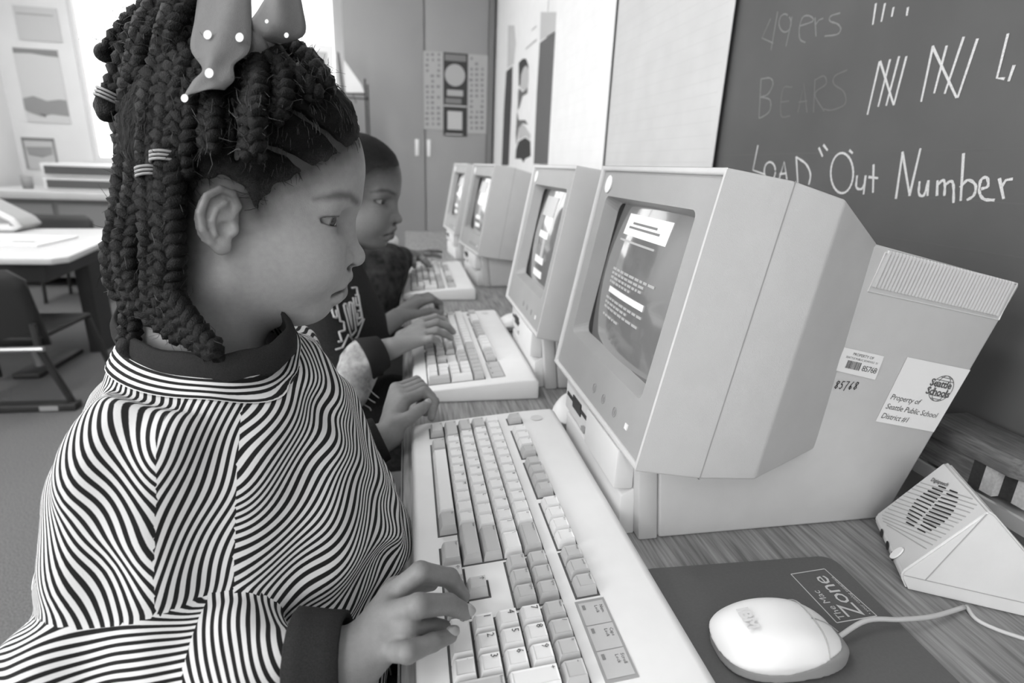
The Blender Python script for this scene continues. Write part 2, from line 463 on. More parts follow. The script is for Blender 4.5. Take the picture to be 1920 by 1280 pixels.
chalk('chalk_word', [
    Z(*[(690 + 56 * math.cos(a) , 865 + 100 * math.sin(a)) for a in np.linspace(-1.0, 5.2, 22)]), Z((728, 752), (742, 765)),
    Z((765, 880), (762, 935), (785, 945), (800, 925), (808, 880)), Z((808, 880), (798, 968)), Z((848, 825), (845, 960)), Z((825, 885), (868, 890)),
], 0.0044, M_CHALK)
chalk('chalk_word', [
    Z((960, 990), (993, 762)), Z((993, 762), (1028, 975)), Z((1028, 975), (1082, 745)),
    Z((1078, 910), (1075, 968), (1100, 975), (1122, 905)), Z((1122, 905), (1118, 975)),
    Z((1165, 975), (1168, 905)), Z((1168, 925), (1195, 900), (1205, 925), (1202, 975)), Z((1205, 925), (1235, 905), (1248, 930), (1248, 1010)),
    Z((1298, 770), (1284, 1000)), Z((1284, 935), (1320, 900), (1358, 925), (1350, 975), (1318, 998)),
    Z((1385, 945), (1420, 930), (1415, 888), (1385, 900), (1378, 960), (1400, 995), (1450, 1000)),
    Z((1478, 895), (1498, 990)), Z((1488, 935), (1510, 900), (1540, 895))], 0.0044, M_CHALK)
# ------------------------------------------------------------------ papers and posters on the wall
def sheet(name, label, y0, y1, z0, z1, material, x, group=None):
    m = MB().prism([(x + 0.0006, z1), (x - 0.0006, z1), (x - 0.0046, z0), (x - 0.0034, z0)], 1, y0, y1)
    return m.build(name, material, None, smooth=False, label=label, cat='paper', group=group)
def rules(g, x, y0, y1, z0, z1, n, material, th):
    ln = MB()
    for k in range(n):
        zz = z0 + (z1 - z0) * (k + 1) / (n + 1); xx = x - 0.0006 - 0.004 * (z1 - zz) / (z1 - z0) - 0.00025
        ln.quad((xx, y0 + 0.02, zz), (xx, y1 - 0.02, zz), (xx, y1 - 0.02, zz + th), (xx, y0 + 0.02, zz + th))
    ln.build('ruled_line', material, g, kind='stuff')
g = sheet('chart_paper', 'large pale grey ruled chart paper hung over the chalkboard beside the 49ers writing', 1.243, 1.985, 0.86, 1.98, M_PAPERG, WX - 0.022)
rules(g, WX - 0.022, 1.243, 1.985, 0.86, 1.98, 36, M_PLINE, 0.0013)
g = sheet('chart_paper', 'large bright white chart paper hung between the portrait poster and the grey chart paper', 1.985, 2.80, 0.86, 2.05, M_PAPER, WX - 0.030)
rules(g, WX - 0.030, 1.985, 2.80, 0.86, 2.05, 24, mat('faint_rule', 0.75, 0.9, 0.1), 0.0014)
# portrait poster: pale sheet, slanted masthead, dark side panels and a person's portrait in profile
t = thing('portrait_poster', 'pale poster with a dark haired portrait and dark side panels beyond the white chart paper', 'poster', (WX - 0.004, 0, 0))
MB().box(-0.002, 0.002, 3.1, 4.72, 0.9, 2.3).build('poster_sheet', M_PAPER, t)
def zp(pts, m, dx):
    P = [on_x(760 + x * 0.25, y * 0.25, WX - 0.006 - dx) for x, y in pts]
    m.add([(p[0] - WX + 0.004, p[1], p[2]) for p in P], [tuple(range(len(P)))])
    return m
zp([(1008, 320), (1128, 235), (1125, 400), (1075, 1230), (962, 1230), (985, 700)], MB(), 0.0006).build('dark_panel', mat('poster_grey', 0.115, 0.6), t)
zp([(757, 535), (805, 495), (800, 700), (775, 1240), (722, 1240), (740, 800)], MB(), 0.0006).build('dark_panel', mat('poster_dark', 0.06, 0.6), t)
zp([(770, 190), (818, 190), (830, 330), (812, 480), (765, 510)], MB(), 0.0004).build('grey_panel', M_PAPERG, t)
zp([(1015, 90), (1135, 90), (1128, 230), (1008, 310)], MB(), 0.0004).build('grey_panel', mat('poster_pale', 0.5, 0.7), t)
zp([(850, 470), (880, 440), (905, 440), (920, 480), (925, 520), (905, 490), (885, 510), (868, 560), (862, 640), (850, 650)], MB(), 0.0008).build('portrait_hair', M_DARKPRINT, t)
zp([(885, 510), (905, 490), (925, 520), (925, 600), (918, 660), (880, 680), (860, 660), (868, 560)], MB(), 0.0007).build('portrait_face', mat('portrait_pale', 0.5, 0.7), t)
zp([(850, 660), (880, 690), (918, 655), (915, 700), (880, 720), (858, 800), (842, 830), (845, 700)], MB(), 0.0009).build('portrait_shadow', mat('portrait_mid', 0.14, 0.7), t)
zp([(838, 830), (850, 900), (900, 900), (940, 970), (948, 985), (920, 935), (880, 925), (850, 960), (832, 1100), (828, 1000)], MB(), 0.0009).build('portrait_outline', mat('portrait_mid', 0.14, 0.7), t)
zp([(850, 1060), (900, 1030), (938, 1060), (940, 1170), (900, 1190), (885, 1220), (870, 1190), (825, 1190), (830, 1120)], MB(), 0.0009).build('portrait_jacket', M_DARKPRINT, t)
zp([(850, 930), (890, 935), (940, 1010), (935, 1050), (900, 1020), (850, 1050)], MB(), 0.0008).build('portrait_hand', mat('portrait_pale', 0.5, 0.7), t)
for a in ([(950, 220), (985, 190), (985, 200), (945, 235)], [(905, 360), (985, 290), (985, 305), (900, 375)], [(1160, 180), (1200, 110), (1215, 110), (1170, 185)]):
    zp(a, MB(), 0.0008).build('masthead_stroke', mat('print_stroke', 0.35, 0.7), t)

# ------------------------------------------------------------------ tall cabinet at the end of the row
CY = 4.86
t = thing('storage_cabinet', 'tall grey two-door storage cabinet at the far end of the desk', 'cabinet', (0, CY, 0))
cx0, cx1, cxm = -0.455, 0.702, 0.153
MB().box(cx0, cx1, 0.02, 0.55, 0, 2.5).build('carcass', M_CABINET, t)
for x0, x1, hx in ((cx0, cxm - 0.004, cxm - 0.065), (cxm + 0.004, cx1 - 0.05, cxm + 0.03)):
    d = MB().box(x0 + 0.004, x1, 0, 0.02, 0.08, 2.46).build('door', M_CABINET, t, bevel=0.003)
    MB().box(hx - 0.016, hx + 0.016, -0.012, 0, 1.13, 1.262).build('handle', M_WHITE, d, bevel=0.006)
MB().box(cx1 - 0.046, cx1, -0.004, 0.02, 0, 2.5).build('side_stile', mat('stile_grey', 0.2, 0.6), t)
# triptych wall calendar taped to the right-hand door
q = thing('wall_calendar', 'three-column printed calendar taped to the right cabinet door', 'poster', (0, CY - 0.004, 0))
def cq(x0, y0, x1, y1, dy, material, name, parent, kind=None):
    a, b = on_y(760 + x0 * 0.25, y0 * 0.25, CY), on_y(760 + x1 * 0.25, y1 * 0.25, CY)
    return MB().box(min(a[0], b[0]), max(a[0], b[0]), -dy, -dy + 0.0015, min(a[2], b[2]), max(a[2], b[2])).build(name, material, parent, kind=kind)
M_CALP = mat('calendar_pale', 0.42, 0.8); M_CALL = mat('calendar_light', 0.52, 0.8)
pl = cq(135, 380, 285, 975, 0.001, M_CALP, 'left_panel', q)
ce = cq(285, 392, 462, 1025, 0.0025, M_DARKPRINT, 'centre_panel', q)
pr = cq(466, 405, 606, 1005, 0.001, M_CALP, 'right_panel', q)
def pxz(x, y): p = on_y(760 + x * 0.25, y * 0.25, CY); return p[0], p[2]
dx, dz = pxz(372, 565); ex, _ = pxz(448, 565)
MB().disc((dx, -0.0045, dz), (ex - dx, 0, 0), (0, 0, ex - dx), 28).build('printed_disc', M_CALP, ce)
cq(312, 672, 432, 725, 0.004, M_CALP, 'printed_block', ce); cq(300, 735, 420, 780, 0.004, M_MIDPRINT, 'printed_block', ce)
cq(287, 785, 460, 806, 0.004, M_CALL, 'printed_band', ce)
cq(316, 832, 425, 975, 0.004, M_CALL, 'printed_picture', ce); cq(300, 1000, 428, 1015, 0.004, M_CALL, 'printed_band', ce)
cq(296, 405, 455, 465, 0.004, M_MIDPRINT, 'printed_band', ce)
for par, xs, ys in ((pl, (165, 205, 250), range(400, 960, 40)), (pr, (495, 535, 575), range(430, 990, 40))):
    m = MB()
    for yy in ys:
        for xx in xs:
            if RNG.rand() < 0.8:
                a, b = pxz(xx - 9 + RNG.randint(-6, 6), yy), pxz(xx + 9, yy + 20)
                m.box(min(a[0], b[0]), max(a[0], b[0]), -0.002, -0.0012, b[1], a[1])
    m.build('date_marks', M_MIDPRINT, par, kind='stuff')
# ------------------------------------------------------------------ all-in-one classroom computers
M_SCREEN = bpy.data.materials.new('crt_glass'); M_SCREEN.use_nodes = True
_b = M_SCREEN.node_tree.nodes['Principled BSDF']
_b.inputs['Base Color'].default_value = (0.05, 0.05, 0.05, 1); _b.inputs['Roughness'].default_value = 0.12
_b.inputs['Specular IOR Level'].default_value = 0.9; _b.inputs['Coat Weight'].default_value = 1.0; _b.inputs['Coat Roughness'].default_value = 0.06
_b.inputs['Emission Color'].default_value = (1, 1, 1, 1); _b.inputs['Emission Strength'].default_value = 0.19
M_LIT = mat('lit_phosphor', 0.3, 0.3, 0.5, emit=0.75)
M_LITDIM = mat('dim_phosphor', 0.2, 0.3, 0.5, emit=0.34)
# front plane of the monitor: F0 bottom near corner, e_y along the row, e_u up the leaning face
F0 = np.array([0.205, 0.43, 0.807]) - [0.236, 0.468, 0.70]
eY = np.array([0, 1.0, 0]); eU = unit([0.0495, 0, 0.274]); eN = np.array([-eU[2], 0, eU[0]])   # eN points out to the pupil
FW, FH = 0.305, float(np.hypot(0.0495, 0.274))
def fp(a, b, d=0.0): return F0 + eY * a + eU * b + eN * d
S_A0, S_A1, S_B0, S_B1 = 0.036, 0.273, 0.058, 0.242       # screen opening
def make_computer(screen_kind, detail):
    t = thing('desktop_computer', '', 'computer')
    # tapering monitor shell, lofted from the rim to the narrow back
    def sec(y0, y1, b, tp): return [(b[0], y0, b[1]), (b[0], y1, b[1]), (tp[0], y1, tp[1]), (tp[0], y0, tp[1])]
    o = np.array([0.236, 0.468, 0.70]); w = lambda x, z: (x - 0.236, z - 0.70)
    n0, n1 = 0.43 - 0.468, 0.735 - 0.468
    sh = MB()
    sh.loft([sec(n0, n1, w(0.205, 0.807), w(0.254, 1.081)), sec(n0 - 0.001, n1 + 0.001, w(0.271, 0.795), w(0.316, 1.0725))], cap=False)
    sh.loft([sec(n0 - 0.001, n1 + 0.001, w(0.271, 0.795), w(0.316, 1.0725)), sec(n0, n1, w(0.332, 0.789), w(0.369, 1.059)), sec(0.002, 0.227, w(0.430, 0.797), w(0.447, 1.018))], cap=False)
    # rim around the recessed face
    R = 0.006
    outer = [fp(0, 0), fp(FW, 0), fp(FW, FH), fp(0, FH)]
    inner = [fp(R, R), fp(FW - R, R), fp(FW - R, FH - R), fp(R, FH - R)]
    inner2 = [p - eN * 0.004 for p in inner]
    sh.loft([outer, inner, inner2], cap=False)
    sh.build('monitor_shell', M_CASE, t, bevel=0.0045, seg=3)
    sm = MB()   # moulding seam round the shell
    so = [np.array(p) for p in sec(n0 - 0.0012, n1 + 0.0012, w(0.271, 0.7948), w(0.316, 1.0728))]
    s2 = [p + np.array([0.0012, 0, 0]) for p in so]
    sm.loft([so, s2], cap=False).build('shell_seam', mat('seam_grey', 0.34, 0.7), t)  # mid-grey strip for the joint line
    # recessed face with the screen opening, sloping inner walls
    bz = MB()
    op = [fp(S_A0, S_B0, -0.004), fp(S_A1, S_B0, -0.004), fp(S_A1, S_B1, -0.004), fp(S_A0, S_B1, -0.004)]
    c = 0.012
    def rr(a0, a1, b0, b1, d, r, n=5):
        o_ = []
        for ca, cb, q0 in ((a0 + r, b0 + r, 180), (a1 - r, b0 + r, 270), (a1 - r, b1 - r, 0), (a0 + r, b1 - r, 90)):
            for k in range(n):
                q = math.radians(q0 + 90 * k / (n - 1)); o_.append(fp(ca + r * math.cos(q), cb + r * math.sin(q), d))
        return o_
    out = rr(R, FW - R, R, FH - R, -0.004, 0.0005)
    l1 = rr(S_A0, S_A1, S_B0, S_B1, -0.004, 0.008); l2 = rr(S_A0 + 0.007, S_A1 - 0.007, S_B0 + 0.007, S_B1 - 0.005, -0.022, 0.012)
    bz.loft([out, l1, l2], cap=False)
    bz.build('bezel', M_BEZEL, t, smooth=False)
    # curved tube face
    N = 14; vs = []; fs = []
    for j in range(N + 1):
        for i in range(N + 1):
            u, v = i / N, j / N
            d = -0.020 + 0.012 * (1 - ((2 * u - 1) ** 2) * 0.9 - ((2 * v - 1) ** 2) * 0.6) - 0.006
            vs.append(fp(S_A0 + 0.002 + u * (S_A1 - S_A0 - 0.004), S_B0 + 0.002 + v * (S_B1 - S_B0 - 0.004), d))
    fs = [(j * (N + 1) + i, j * (N + 1) + i + 1, (j + 1) * (N + 1) + i + 1, (j + 1) * (N + 1) + i) for j in range(N) for i in range(N)]
    scr = MB().add(vs, fs).build('screen', M_SCREEN, t, smooth=True)
    def onscr(u, v):    # u: 0 at the pupil's left .. 1 right, v: 0 bottom .. 1 top
        uu = 1 - u
        d = -0.020 + 0.012 * (1 - ((2 * uu - 1) ** 2) * 0.9 - ((2 * v - 1) ** 2) * 0.6) - 0.0052
        return fp(S_A0 + 0.002 + uu * (S_A1 - S_A0 - 0.004), S_B0 + 0.002 + v * (S_B1 - S_B0 - 0.004), d)
    def patch(m, u0, u1, v0, v1, n=5):
        for k in range(n):
            a, b = u0 + (u1 - u0) * k / n, u0 + (u1 - u0) * (k + 1) / n
            m.quad(onscr(a, v0), onscr(b, v0), onscr(b, v1), onscr(a, v1))
    if screen_kind == 'menu':
        m = MB(); patch(m, 0.20, 0.72, 0.79, 0.93); m.build('title_box', M_LIT, scr)
        m = MB(); patch(m, 0.26, 0.64, 0.835, 0.85, 4); patch(m, 0.30, 0.6, 0.865, 0.88, 4); m.build('title_text', M_MIDPRINT, scr)
        m = MB(); patch(m, 0.18, 0.64, 0.745, 0.758); m.build('underline', M_LITDIM, scr)
        m = MB(); patch(m, 0.24, 0.70, 0.392, 0.432); m.build('highlight_bar', M_LIT, scr)
        m = MB()
        for v0, n_ in ((0.545, 9), (0.515, 8), (0.485, 9), (0.455, 7), (0.345, 9), (0.312, 7), (0.28, 8), (0.225, 5)):
            u = 0.22
            for k in range(n_):
                wd = RNG.uniform(0.02, 0.06); patch(m, u, u + wd, v0, v0 + 0.016, 1); u += wd + 0.012
        m.build('text_lines', M_LITDIM, scr, kind='stuff')
    else:
        m = MB(); patch(m, 0.25, 0.62, 0.72, 0.92); m.build('lit_block', M_LITDIM, scr)
        for v0 in (0.50, 0.24, 0.10):
            m = MB(); patch(m, 0.35, 0.62, v0, v0 + 0.07); m.build('lit_block', M_LIT, scr)
        m = MB(); patch(m, 0.5, 0.58, 0.3, 0.56); m.build('lit_block', M_LITDIM, scr)
    # badge and the four control marks
    bd = MB(); ctr = fp(FW - 0.031, FH - 0.022, -0.0038)
    bd.loft([[ctr + eY * 0.011 * math.cos(q) + eU * 0.011 * math.sin(q) + eN * h for q in np.linspace(0, 2 * math.pi, 20, endpoint=False)] for h in (0, 0.0012)])
    bd.build('badge', M_WHITE, t)
    for k, (a, sq) in enumerate(((0.150, 0), (0.118, 1), (0.083, 0), (0.048, 2))):
        c0 = fp(a, 0.024, -0.0036); mk = MB()
        if sq == 2: mk.obox(c0, eY * 0.003, eU * 0.003, eN * 0.0008).build('power_lamp', M_WHITE, t)
        else:
            rr_ = 0.0055
            pts = [c0 + eY * rr_ * math.cos(q) * 0.8 + eU * rr_ * math.sin(q) for q in np.linspace(0, 2 * math.pi, 17)]
            mk.tube(pts, 0.0004, 4, cap=False).build('control_mark', M_GREY, t)
            MB().obox(c0 + eU * 0.0, eY * 0.0015, eU * 0.0025, eN * 0.0004).build('control_mark', M_GREY, t)
    # system unit behind and below the monitor
    side = [w(0.259, 0.70), w(0.247, 0.80), w(0.42, 0.80), w(0.43, 1.02), w(0.45, 1.016), w(0.631, 0.978), w(0.542, 0.70)]
    MB().prism(side, 1, 0.0, 0.232).build('system_unit', M_CASE, t, bevel=0.004, seg=3)
    fs_ = [w(0.236, 0.70), w(0.2255, 0.80), w(0.2462, 0.80), w(0.258, 0.70)]
    MB().prism(fs_, 1, -0.0005, 0.2325).build('front_fascia', M_CASE, t, bevel=0.0025)
    # plinth, drive cover and floppy drive on the front
    pli = [w(0.236, 0.70), w(0.218, 0.70), w(0.216, 0.748), w(0.231, 0.756)]
    MB().prism(pli, 1, 0.012, 0.225).build('plinth', M_CASELT, t, bevel=0.002)
    cov = [w(0.229, 0.755), w(0.207, 0.757), w(0.2075, 0.802), w(0.228, 0.803)]
    MB().prism(cov, 1, 0.012, 0.118).build('drive_cover', M_CASELT, t, bevel=0.003)
    fl = [w(0.230, 0.755), w(0.214, 0.757), w(0.214, 0.803), w(0.228, 0.804)]
    f = MB().prism(fl, 1, 0.121, 0.225).build('floppy_drive', M_CASELT, t, bevel=0.002)
    xf = 0.2135 - 0.236
    MB().box(xf - 0.0006, xf + 0.004, 0.131, 0.216, 0.0785, 0.0835).build('disk_slot', M_BLACK, f)
    MB().box(xf - 0.0008, xf + 0.004, 0.155, 0.190, 0.0725, 0.089).build('finger_notch', M_BLACK, f)
    MB().box(xf - 0.004, xf + 0.002, 0.128, 0.141, 0.062, 0.068).build('eject_button', M_GREY, f, bevel=0.001)
    # ventilation grille along the upper edge
    gr = MB(); e0, e1 = np.array([0.46, 1.010]), np.array([0.6215, 0.9785])
    dv = (e1 - e0) / 38
    dn = np.array([-0.0085, -0.036])
    for k in range(38):
        a = e0 + dv * k + [-0.0005, 0]; b = a + dv * 0.55
        pts = [a, b, b + dn, a + dn]
        gr.prism([w(p[0], p[1] + 0.0015) for p in pts], 1, -0.0022, 0.001)
        a3 = np.array(w(*a)) + [0, 0.002]; b3 = np.array(w(*b)) + [0, 0.002]
        gr.add([(a3[0], -0.0022, a3[1]), (b3[0], -0.0022, b3[1]), (b3[0], 0.05, b3[1] + 0.002), (a3[0], 0.05, a3[1] + 0.002)], [(0, 1, 2, 3)])
    gr.build('vent_grille', M_CASELT, t, kind='stuff')
    rim = [e0 + [-0.004, -0.001], e1 + [0.003, 0.0], e1 + dn + [0.002, -0.003], e0 + dn + [-0.005, -0.003], e0 + [-0.004, -0.001]]
    MB().tube([(w(*p)[0], -0.0005, w(*p)[1]) for p in rim], 0.0008, 4).build('vent_frame', M_CASELT, t)
    if detail:
        def sd(x, z, d=0.0): return np.array([x - 0.236, -0.0008 - d, z - 0.70])
        def label_quad(name, cs, material):
            a = [sd(*c_) for c_ in cs]
            return MB().loft([a, [p + np.array([0, -0.0003, 0]) for p in a]]).build(name, material, t)
        s1 = label_quad('barcode_sticker', ((0.434, 0.913), (0.484, 0.902), (0.480, 0.876), (0.4295, 0.888)), M_PAPER)
        ex = unit(sd(0.484, 0.902) - sd(0.434, 0.913)); ey = unit(sd(0.434, 0.913) - sd(0.4295, 0.888))
        og = sd(0.4295, 0.888, 0.0006)
        text_on('sticker_text', 'PROPERTY OF', 0.0042, og + ex * 0.013 + ey * 0.0195, ex, ey, M_INK, s1)
        text_on('sticker_text', 'SEATTLE PUBLIC SCHOOLS  31', 0.0030, og + ex * 0.006 + ey * 0.0155, ex, ey, M_INK, s1)
        text_on('sticker_text', '85768', 0.0088, og + ex * 0.030 + ey * 0.0055, ex, ey, M_INK, s1, spacing=0.85)
        bars = MB(); x = 0.010
        while x < 0.028:
            wd = random.choice((0.0004, 0.0007, 0.0011)); p = og + ex * x + ey * 0.005
            bars.quad(p, p + ex * wd, p + ex * wd + ey * 0.0085, p + ey * 0.0085); x += wd + random.choice((0.0004, 0.0006))
        bars.build('barcode', M_INK, s1, kind='stuff')
        # hand-written inventory number in marker
        hw = MB(); on = sd(0.4325, 0.868, 0.0002); hx = unit(sd(0.461, 0.8675) - sd(0.433, 0.870)); hy = np.array([0.25, 0, 1.0]); hy = unit(hy)
        G = {'8': [[(0.8, 0.9), (0.4, 1), (0.2, 0.75), (0.5, 0.5), (0.75, 0.25), (0.45, 0), (0.15, 0.2), (0.45, 0.5), (0.8, 0.8), (0.75, 0.95)]],
             '5': [[(0.35, 1), (0.25, 0.6), (0.6, 0.55), (0.7, 0.25), (0.4, 0), (0.1, 0.1)], [(0.35, 1), (0.85, 0.98)]],
             '7': [[(0.1, 1), (0.8, 1), (0.45, 0.4), (0.3, -0.2)]], '6': [[(0.7, 1), (0.3, 0.6), (0.15, 0.2), (0.4, 0), (0.65, 0.2), (0.45, 0.42), (0.2, 0.25)]]}
        for i, ch in enumerate('85768'):
            for s in G[ch]:
                pts = [on + hx * (0.0058 * i + 0.0047 * a) + hy * 0.0085 * b for a, b in s]
                for a, b in zip(pts[:-1], pts[1:]):
                    d = unit(b - a); nn = np.array([-d[2], 0, d[0]]) * 0.00042
                    hw.quad(a - d * 0.0003 - nn, b + d * 0.0003 - nn, b + d * 0.0003 + nn, a - d * 0.0003 + nn)
        hw.build('marker_number', M_INKB, t)
        s2 = label_quad('property_sticker', ((0.513, 0.9005), (0.5975, 0.8835), (0.5735, 0.8105), (0.494, 0.8275)), M_PAPER)
        ex = unit(sd(0.5735, 0.8105) - sd(0.494, 0.8275)); ey = unit(sd(0.513, 0.9005) - sd(0.494, 0.8275)); og = sd(0.494, 0.8275, 0.0006)
        for i, s in enumerate(('Property of', 'Seattle Public School', 'District #1')):
            text_on('sticker_text', s, 0.0090, og + ex * 0.003 + ey * (0.0275 - 0.0112 * i), ex, ey, M_INK, s2, shear=0.2, spacing=0.95)
        lg = MB(); cc = og + ex * 0.061 + ey * 0.050     # globe emblem behind the two words
        for rx in (0.0150, 0.009):
            lg.tube([cc + ex * rx * math.cos(q) + ey * 0.0150 * math.sin(q) for q in np.linspace(0, 2 * math.pi, 30)], 0.00035, 4, cap=False)
        for vv in (-0.0125, -0.009, 0.009, 0.0125):
            hwid = math.sqrt(0.0150 ** 2 - vv * vv); lg.tube([cc - ex * hwid + ey * vv, cc + ex * hwid + ey * vv], 0.00035, 4)
        lg.build('globe_emblem', M_INK, s2)
        text_on('emblem_text', 'Seattle', 0.0115, cc - ex * 0.0175 + ey * 0.0012, ex, ey, M_INK, s2, bold=0.0003, spacing=0.95)
        text_on('emblem_text', 'Schools', 0.0115, cc - ex * 0.0175 - ey * 0.0085, ex, ey, M_INK, s2, bold=0.0003, spacing=0.92)
    return t
def copy_tree(o, parent=None):
    c = o.copy(); COL.objects.link(c)
    if parent is not None: c.parent = parent
    for ch in list(o.children): copy_tree(ch, c)
    return c
GC = 'all-in-one computers in a row along the desk'
c1 = make_computer('menu', True)
c1.location = (0.236, 0.468, DZ); c1['label'] = 'nearest cream all-in-one computer with asset stickers on its side, menu on screen'; c1['group'] = GC
c2 = make_computer('blocks', False)
c2.location = (0.236, 0.89, DZ); c2['label'] = 'cream all-in-one computer directly behind the nearest one, second in the row'; c2['group'] = GC
c3 = copy_tree(c2); c3.location = (0.240, 1.76, DZ); c3.rotation_euler.z = math.radians(6); c3['label'] = 'third cream all-in-one computer along the desk, by the keyboard farthest away'; c3['group'] = GC
c4 = copy_tree(c2); c4.location = (0.212, 2.30, DZ); c4.rotation_euler.z = math.radians(5); c4['label'] = 'farthest cream all-in-one computer, only a sliver of its screen showing'; c4['group'] = GC
# ------------------------------------------------------------------ keyboards
U = 0.01905
def key_mesh(w_, h_=1.0, hgt=0.0105):
    b = [(0.0006, 0.0006), (w_ * U - 0.0006, 0.0006), (w_ * U - 0.0006, h_ * U - 0.0006), (0.0006, h_ * U - 0.0006)]
    i0, i1, fr, bk = 0.0028, 0.0028, 0.0042, 0.0014
    tp = [(i0, fr), (w_ * U - i1, fr), (w_ * U - i1, h_ * U - bk), (i0, h_ * U - bk)]
    m = MB()                                   # local: a runs along the rows (typist's right = -y), b towards the back (+x)
    L = [[(bb, -a, 0) for a, bb in b], [(bb * 0.55 + t2 * 0.45, -(a * 0.55 + t1 * 0.45), hgt * 0.62) for (a, bb), (t1, t2) in zip(b, tp)], [(t2, -t1, hgt) for t1, t2 in tp],
         [(t2 + (0.0012 if k < 2 else -0.0012), -(t1 + (0.0012 if k in (0, 3) else -0.0012)), hgt - 0.0005) for k, (t1, t2) in enumerate(tp)]]
    m.loft(L); me = m.mesh('keycap'); return me
KEYM = {}
def keyobj(w_, h_, material, parent, x, y, z, tilt):
    k = (w_, h_, material.name)
    if k not in KEYM:
        KEYM[k] = key_mesh(w_, h_); KEYM[k].materials.append(material)
    o = bpy.data.objects.new('key', KEYM[k]); COL.objects.link(o); o.parent = parent
    o.location = (x, y, z); o.rotation_euler = (0, tilt, 0); return o
def rowspec():
    R = []
    def row(v, u0, items):
        u = u0
        for it in items:
            lab, w_, g = it; 
            if lab is not None: R.append((u, v, w_, 1, lab, g))
            u += w_
    W, G_ = 0, 1
    row(0, 0, [('Ctrl', 1.5, G_), (None, 1, 0), ('Alt', 1.5, G_), (' ', 7, W), ('Alt', 1.5, G_), (None, 1, 0), ('Ctrl', 1.5, G_)])
    row(1, 0, [('Shift', 2.25, G_)] + [(c_, 1, W) for c_ in 'ZXCVBNM,./'] + [('Shift', 2.75, G_)])
    row(2, 0, [('Caps Lock', 1.75, G_)] + [(c_, 1, W) for c_ in "ASDFGHJKL;'"] + [('Enter', 2.25, G_)])
    row(3, 0, [('Tab', 1.5, G_)] + [(c_, 1, W) for c_ in 'QWERTYUIOP[]'] + [('\\', 1.5, W)])
    row(4, 0, [(c_, 1, W) for c_ in '`1234567890-='] + [('Backspace', 2, G_)])
    FR = 5.7
    row(FR, 0, [('Esc', 1, G_), (None, 1, 0)] + [('F%d' % i, 1, W if i < 4 else G_) for i in range(1, 5)] + [(None, .5, 0)] + [('F%d' % i, 1, G_) for i in range(5, 9)] + [(None, .5, 0)] + [('F%d' % i, 1, W) for i in range(9, 13)])
    row(FR, 15.25, [('Print', 1, G_), ('Scroll', 1, G_), ('Pause', 1, G_)])
    row(4, 15.25, [('Ins', 1, G_), ('Home', 1, G_), ('PgUp', 1, G_)]); row(3, 15.25, [('Del', 1, G_), ('End', 1, G_), ('PgDn', 1, G_)])
    row(1, 16.25, [('^', 1, G_)]); row(0, 15.25, [('<', 1, G_), ('v', 1, G_), ('>', 1, G_)])
    row(4, 18.5, [('Num', 1, G_), ('/', 1, G_), ('*', 1, G_), ('-', 1, G_)])
    row(3, 18.5, [(c_, 1, W) for c_ in '789']); row(2, 18.5, [(c_, 1, W) for c_ in '456']); row(1, 18.5, [(c_, 1, W) for c_ in '123'])
    row(0, 18.5, [('0', 2, W), ('.', 1, W)])
    R.append((21.5, 2, 1, 2, '+', 0)); R.append((21.5, 0, 1, 2, 'Enter', 1))
    return R
KB_L, KB_D = 0.474, 0.21
def deckz(x): return float(np.interp(x, [0, 0.004, 0.02, 0.16, 0.205], [0.012, 0.0175, 0.0215, 0.0345, 0.0365]))
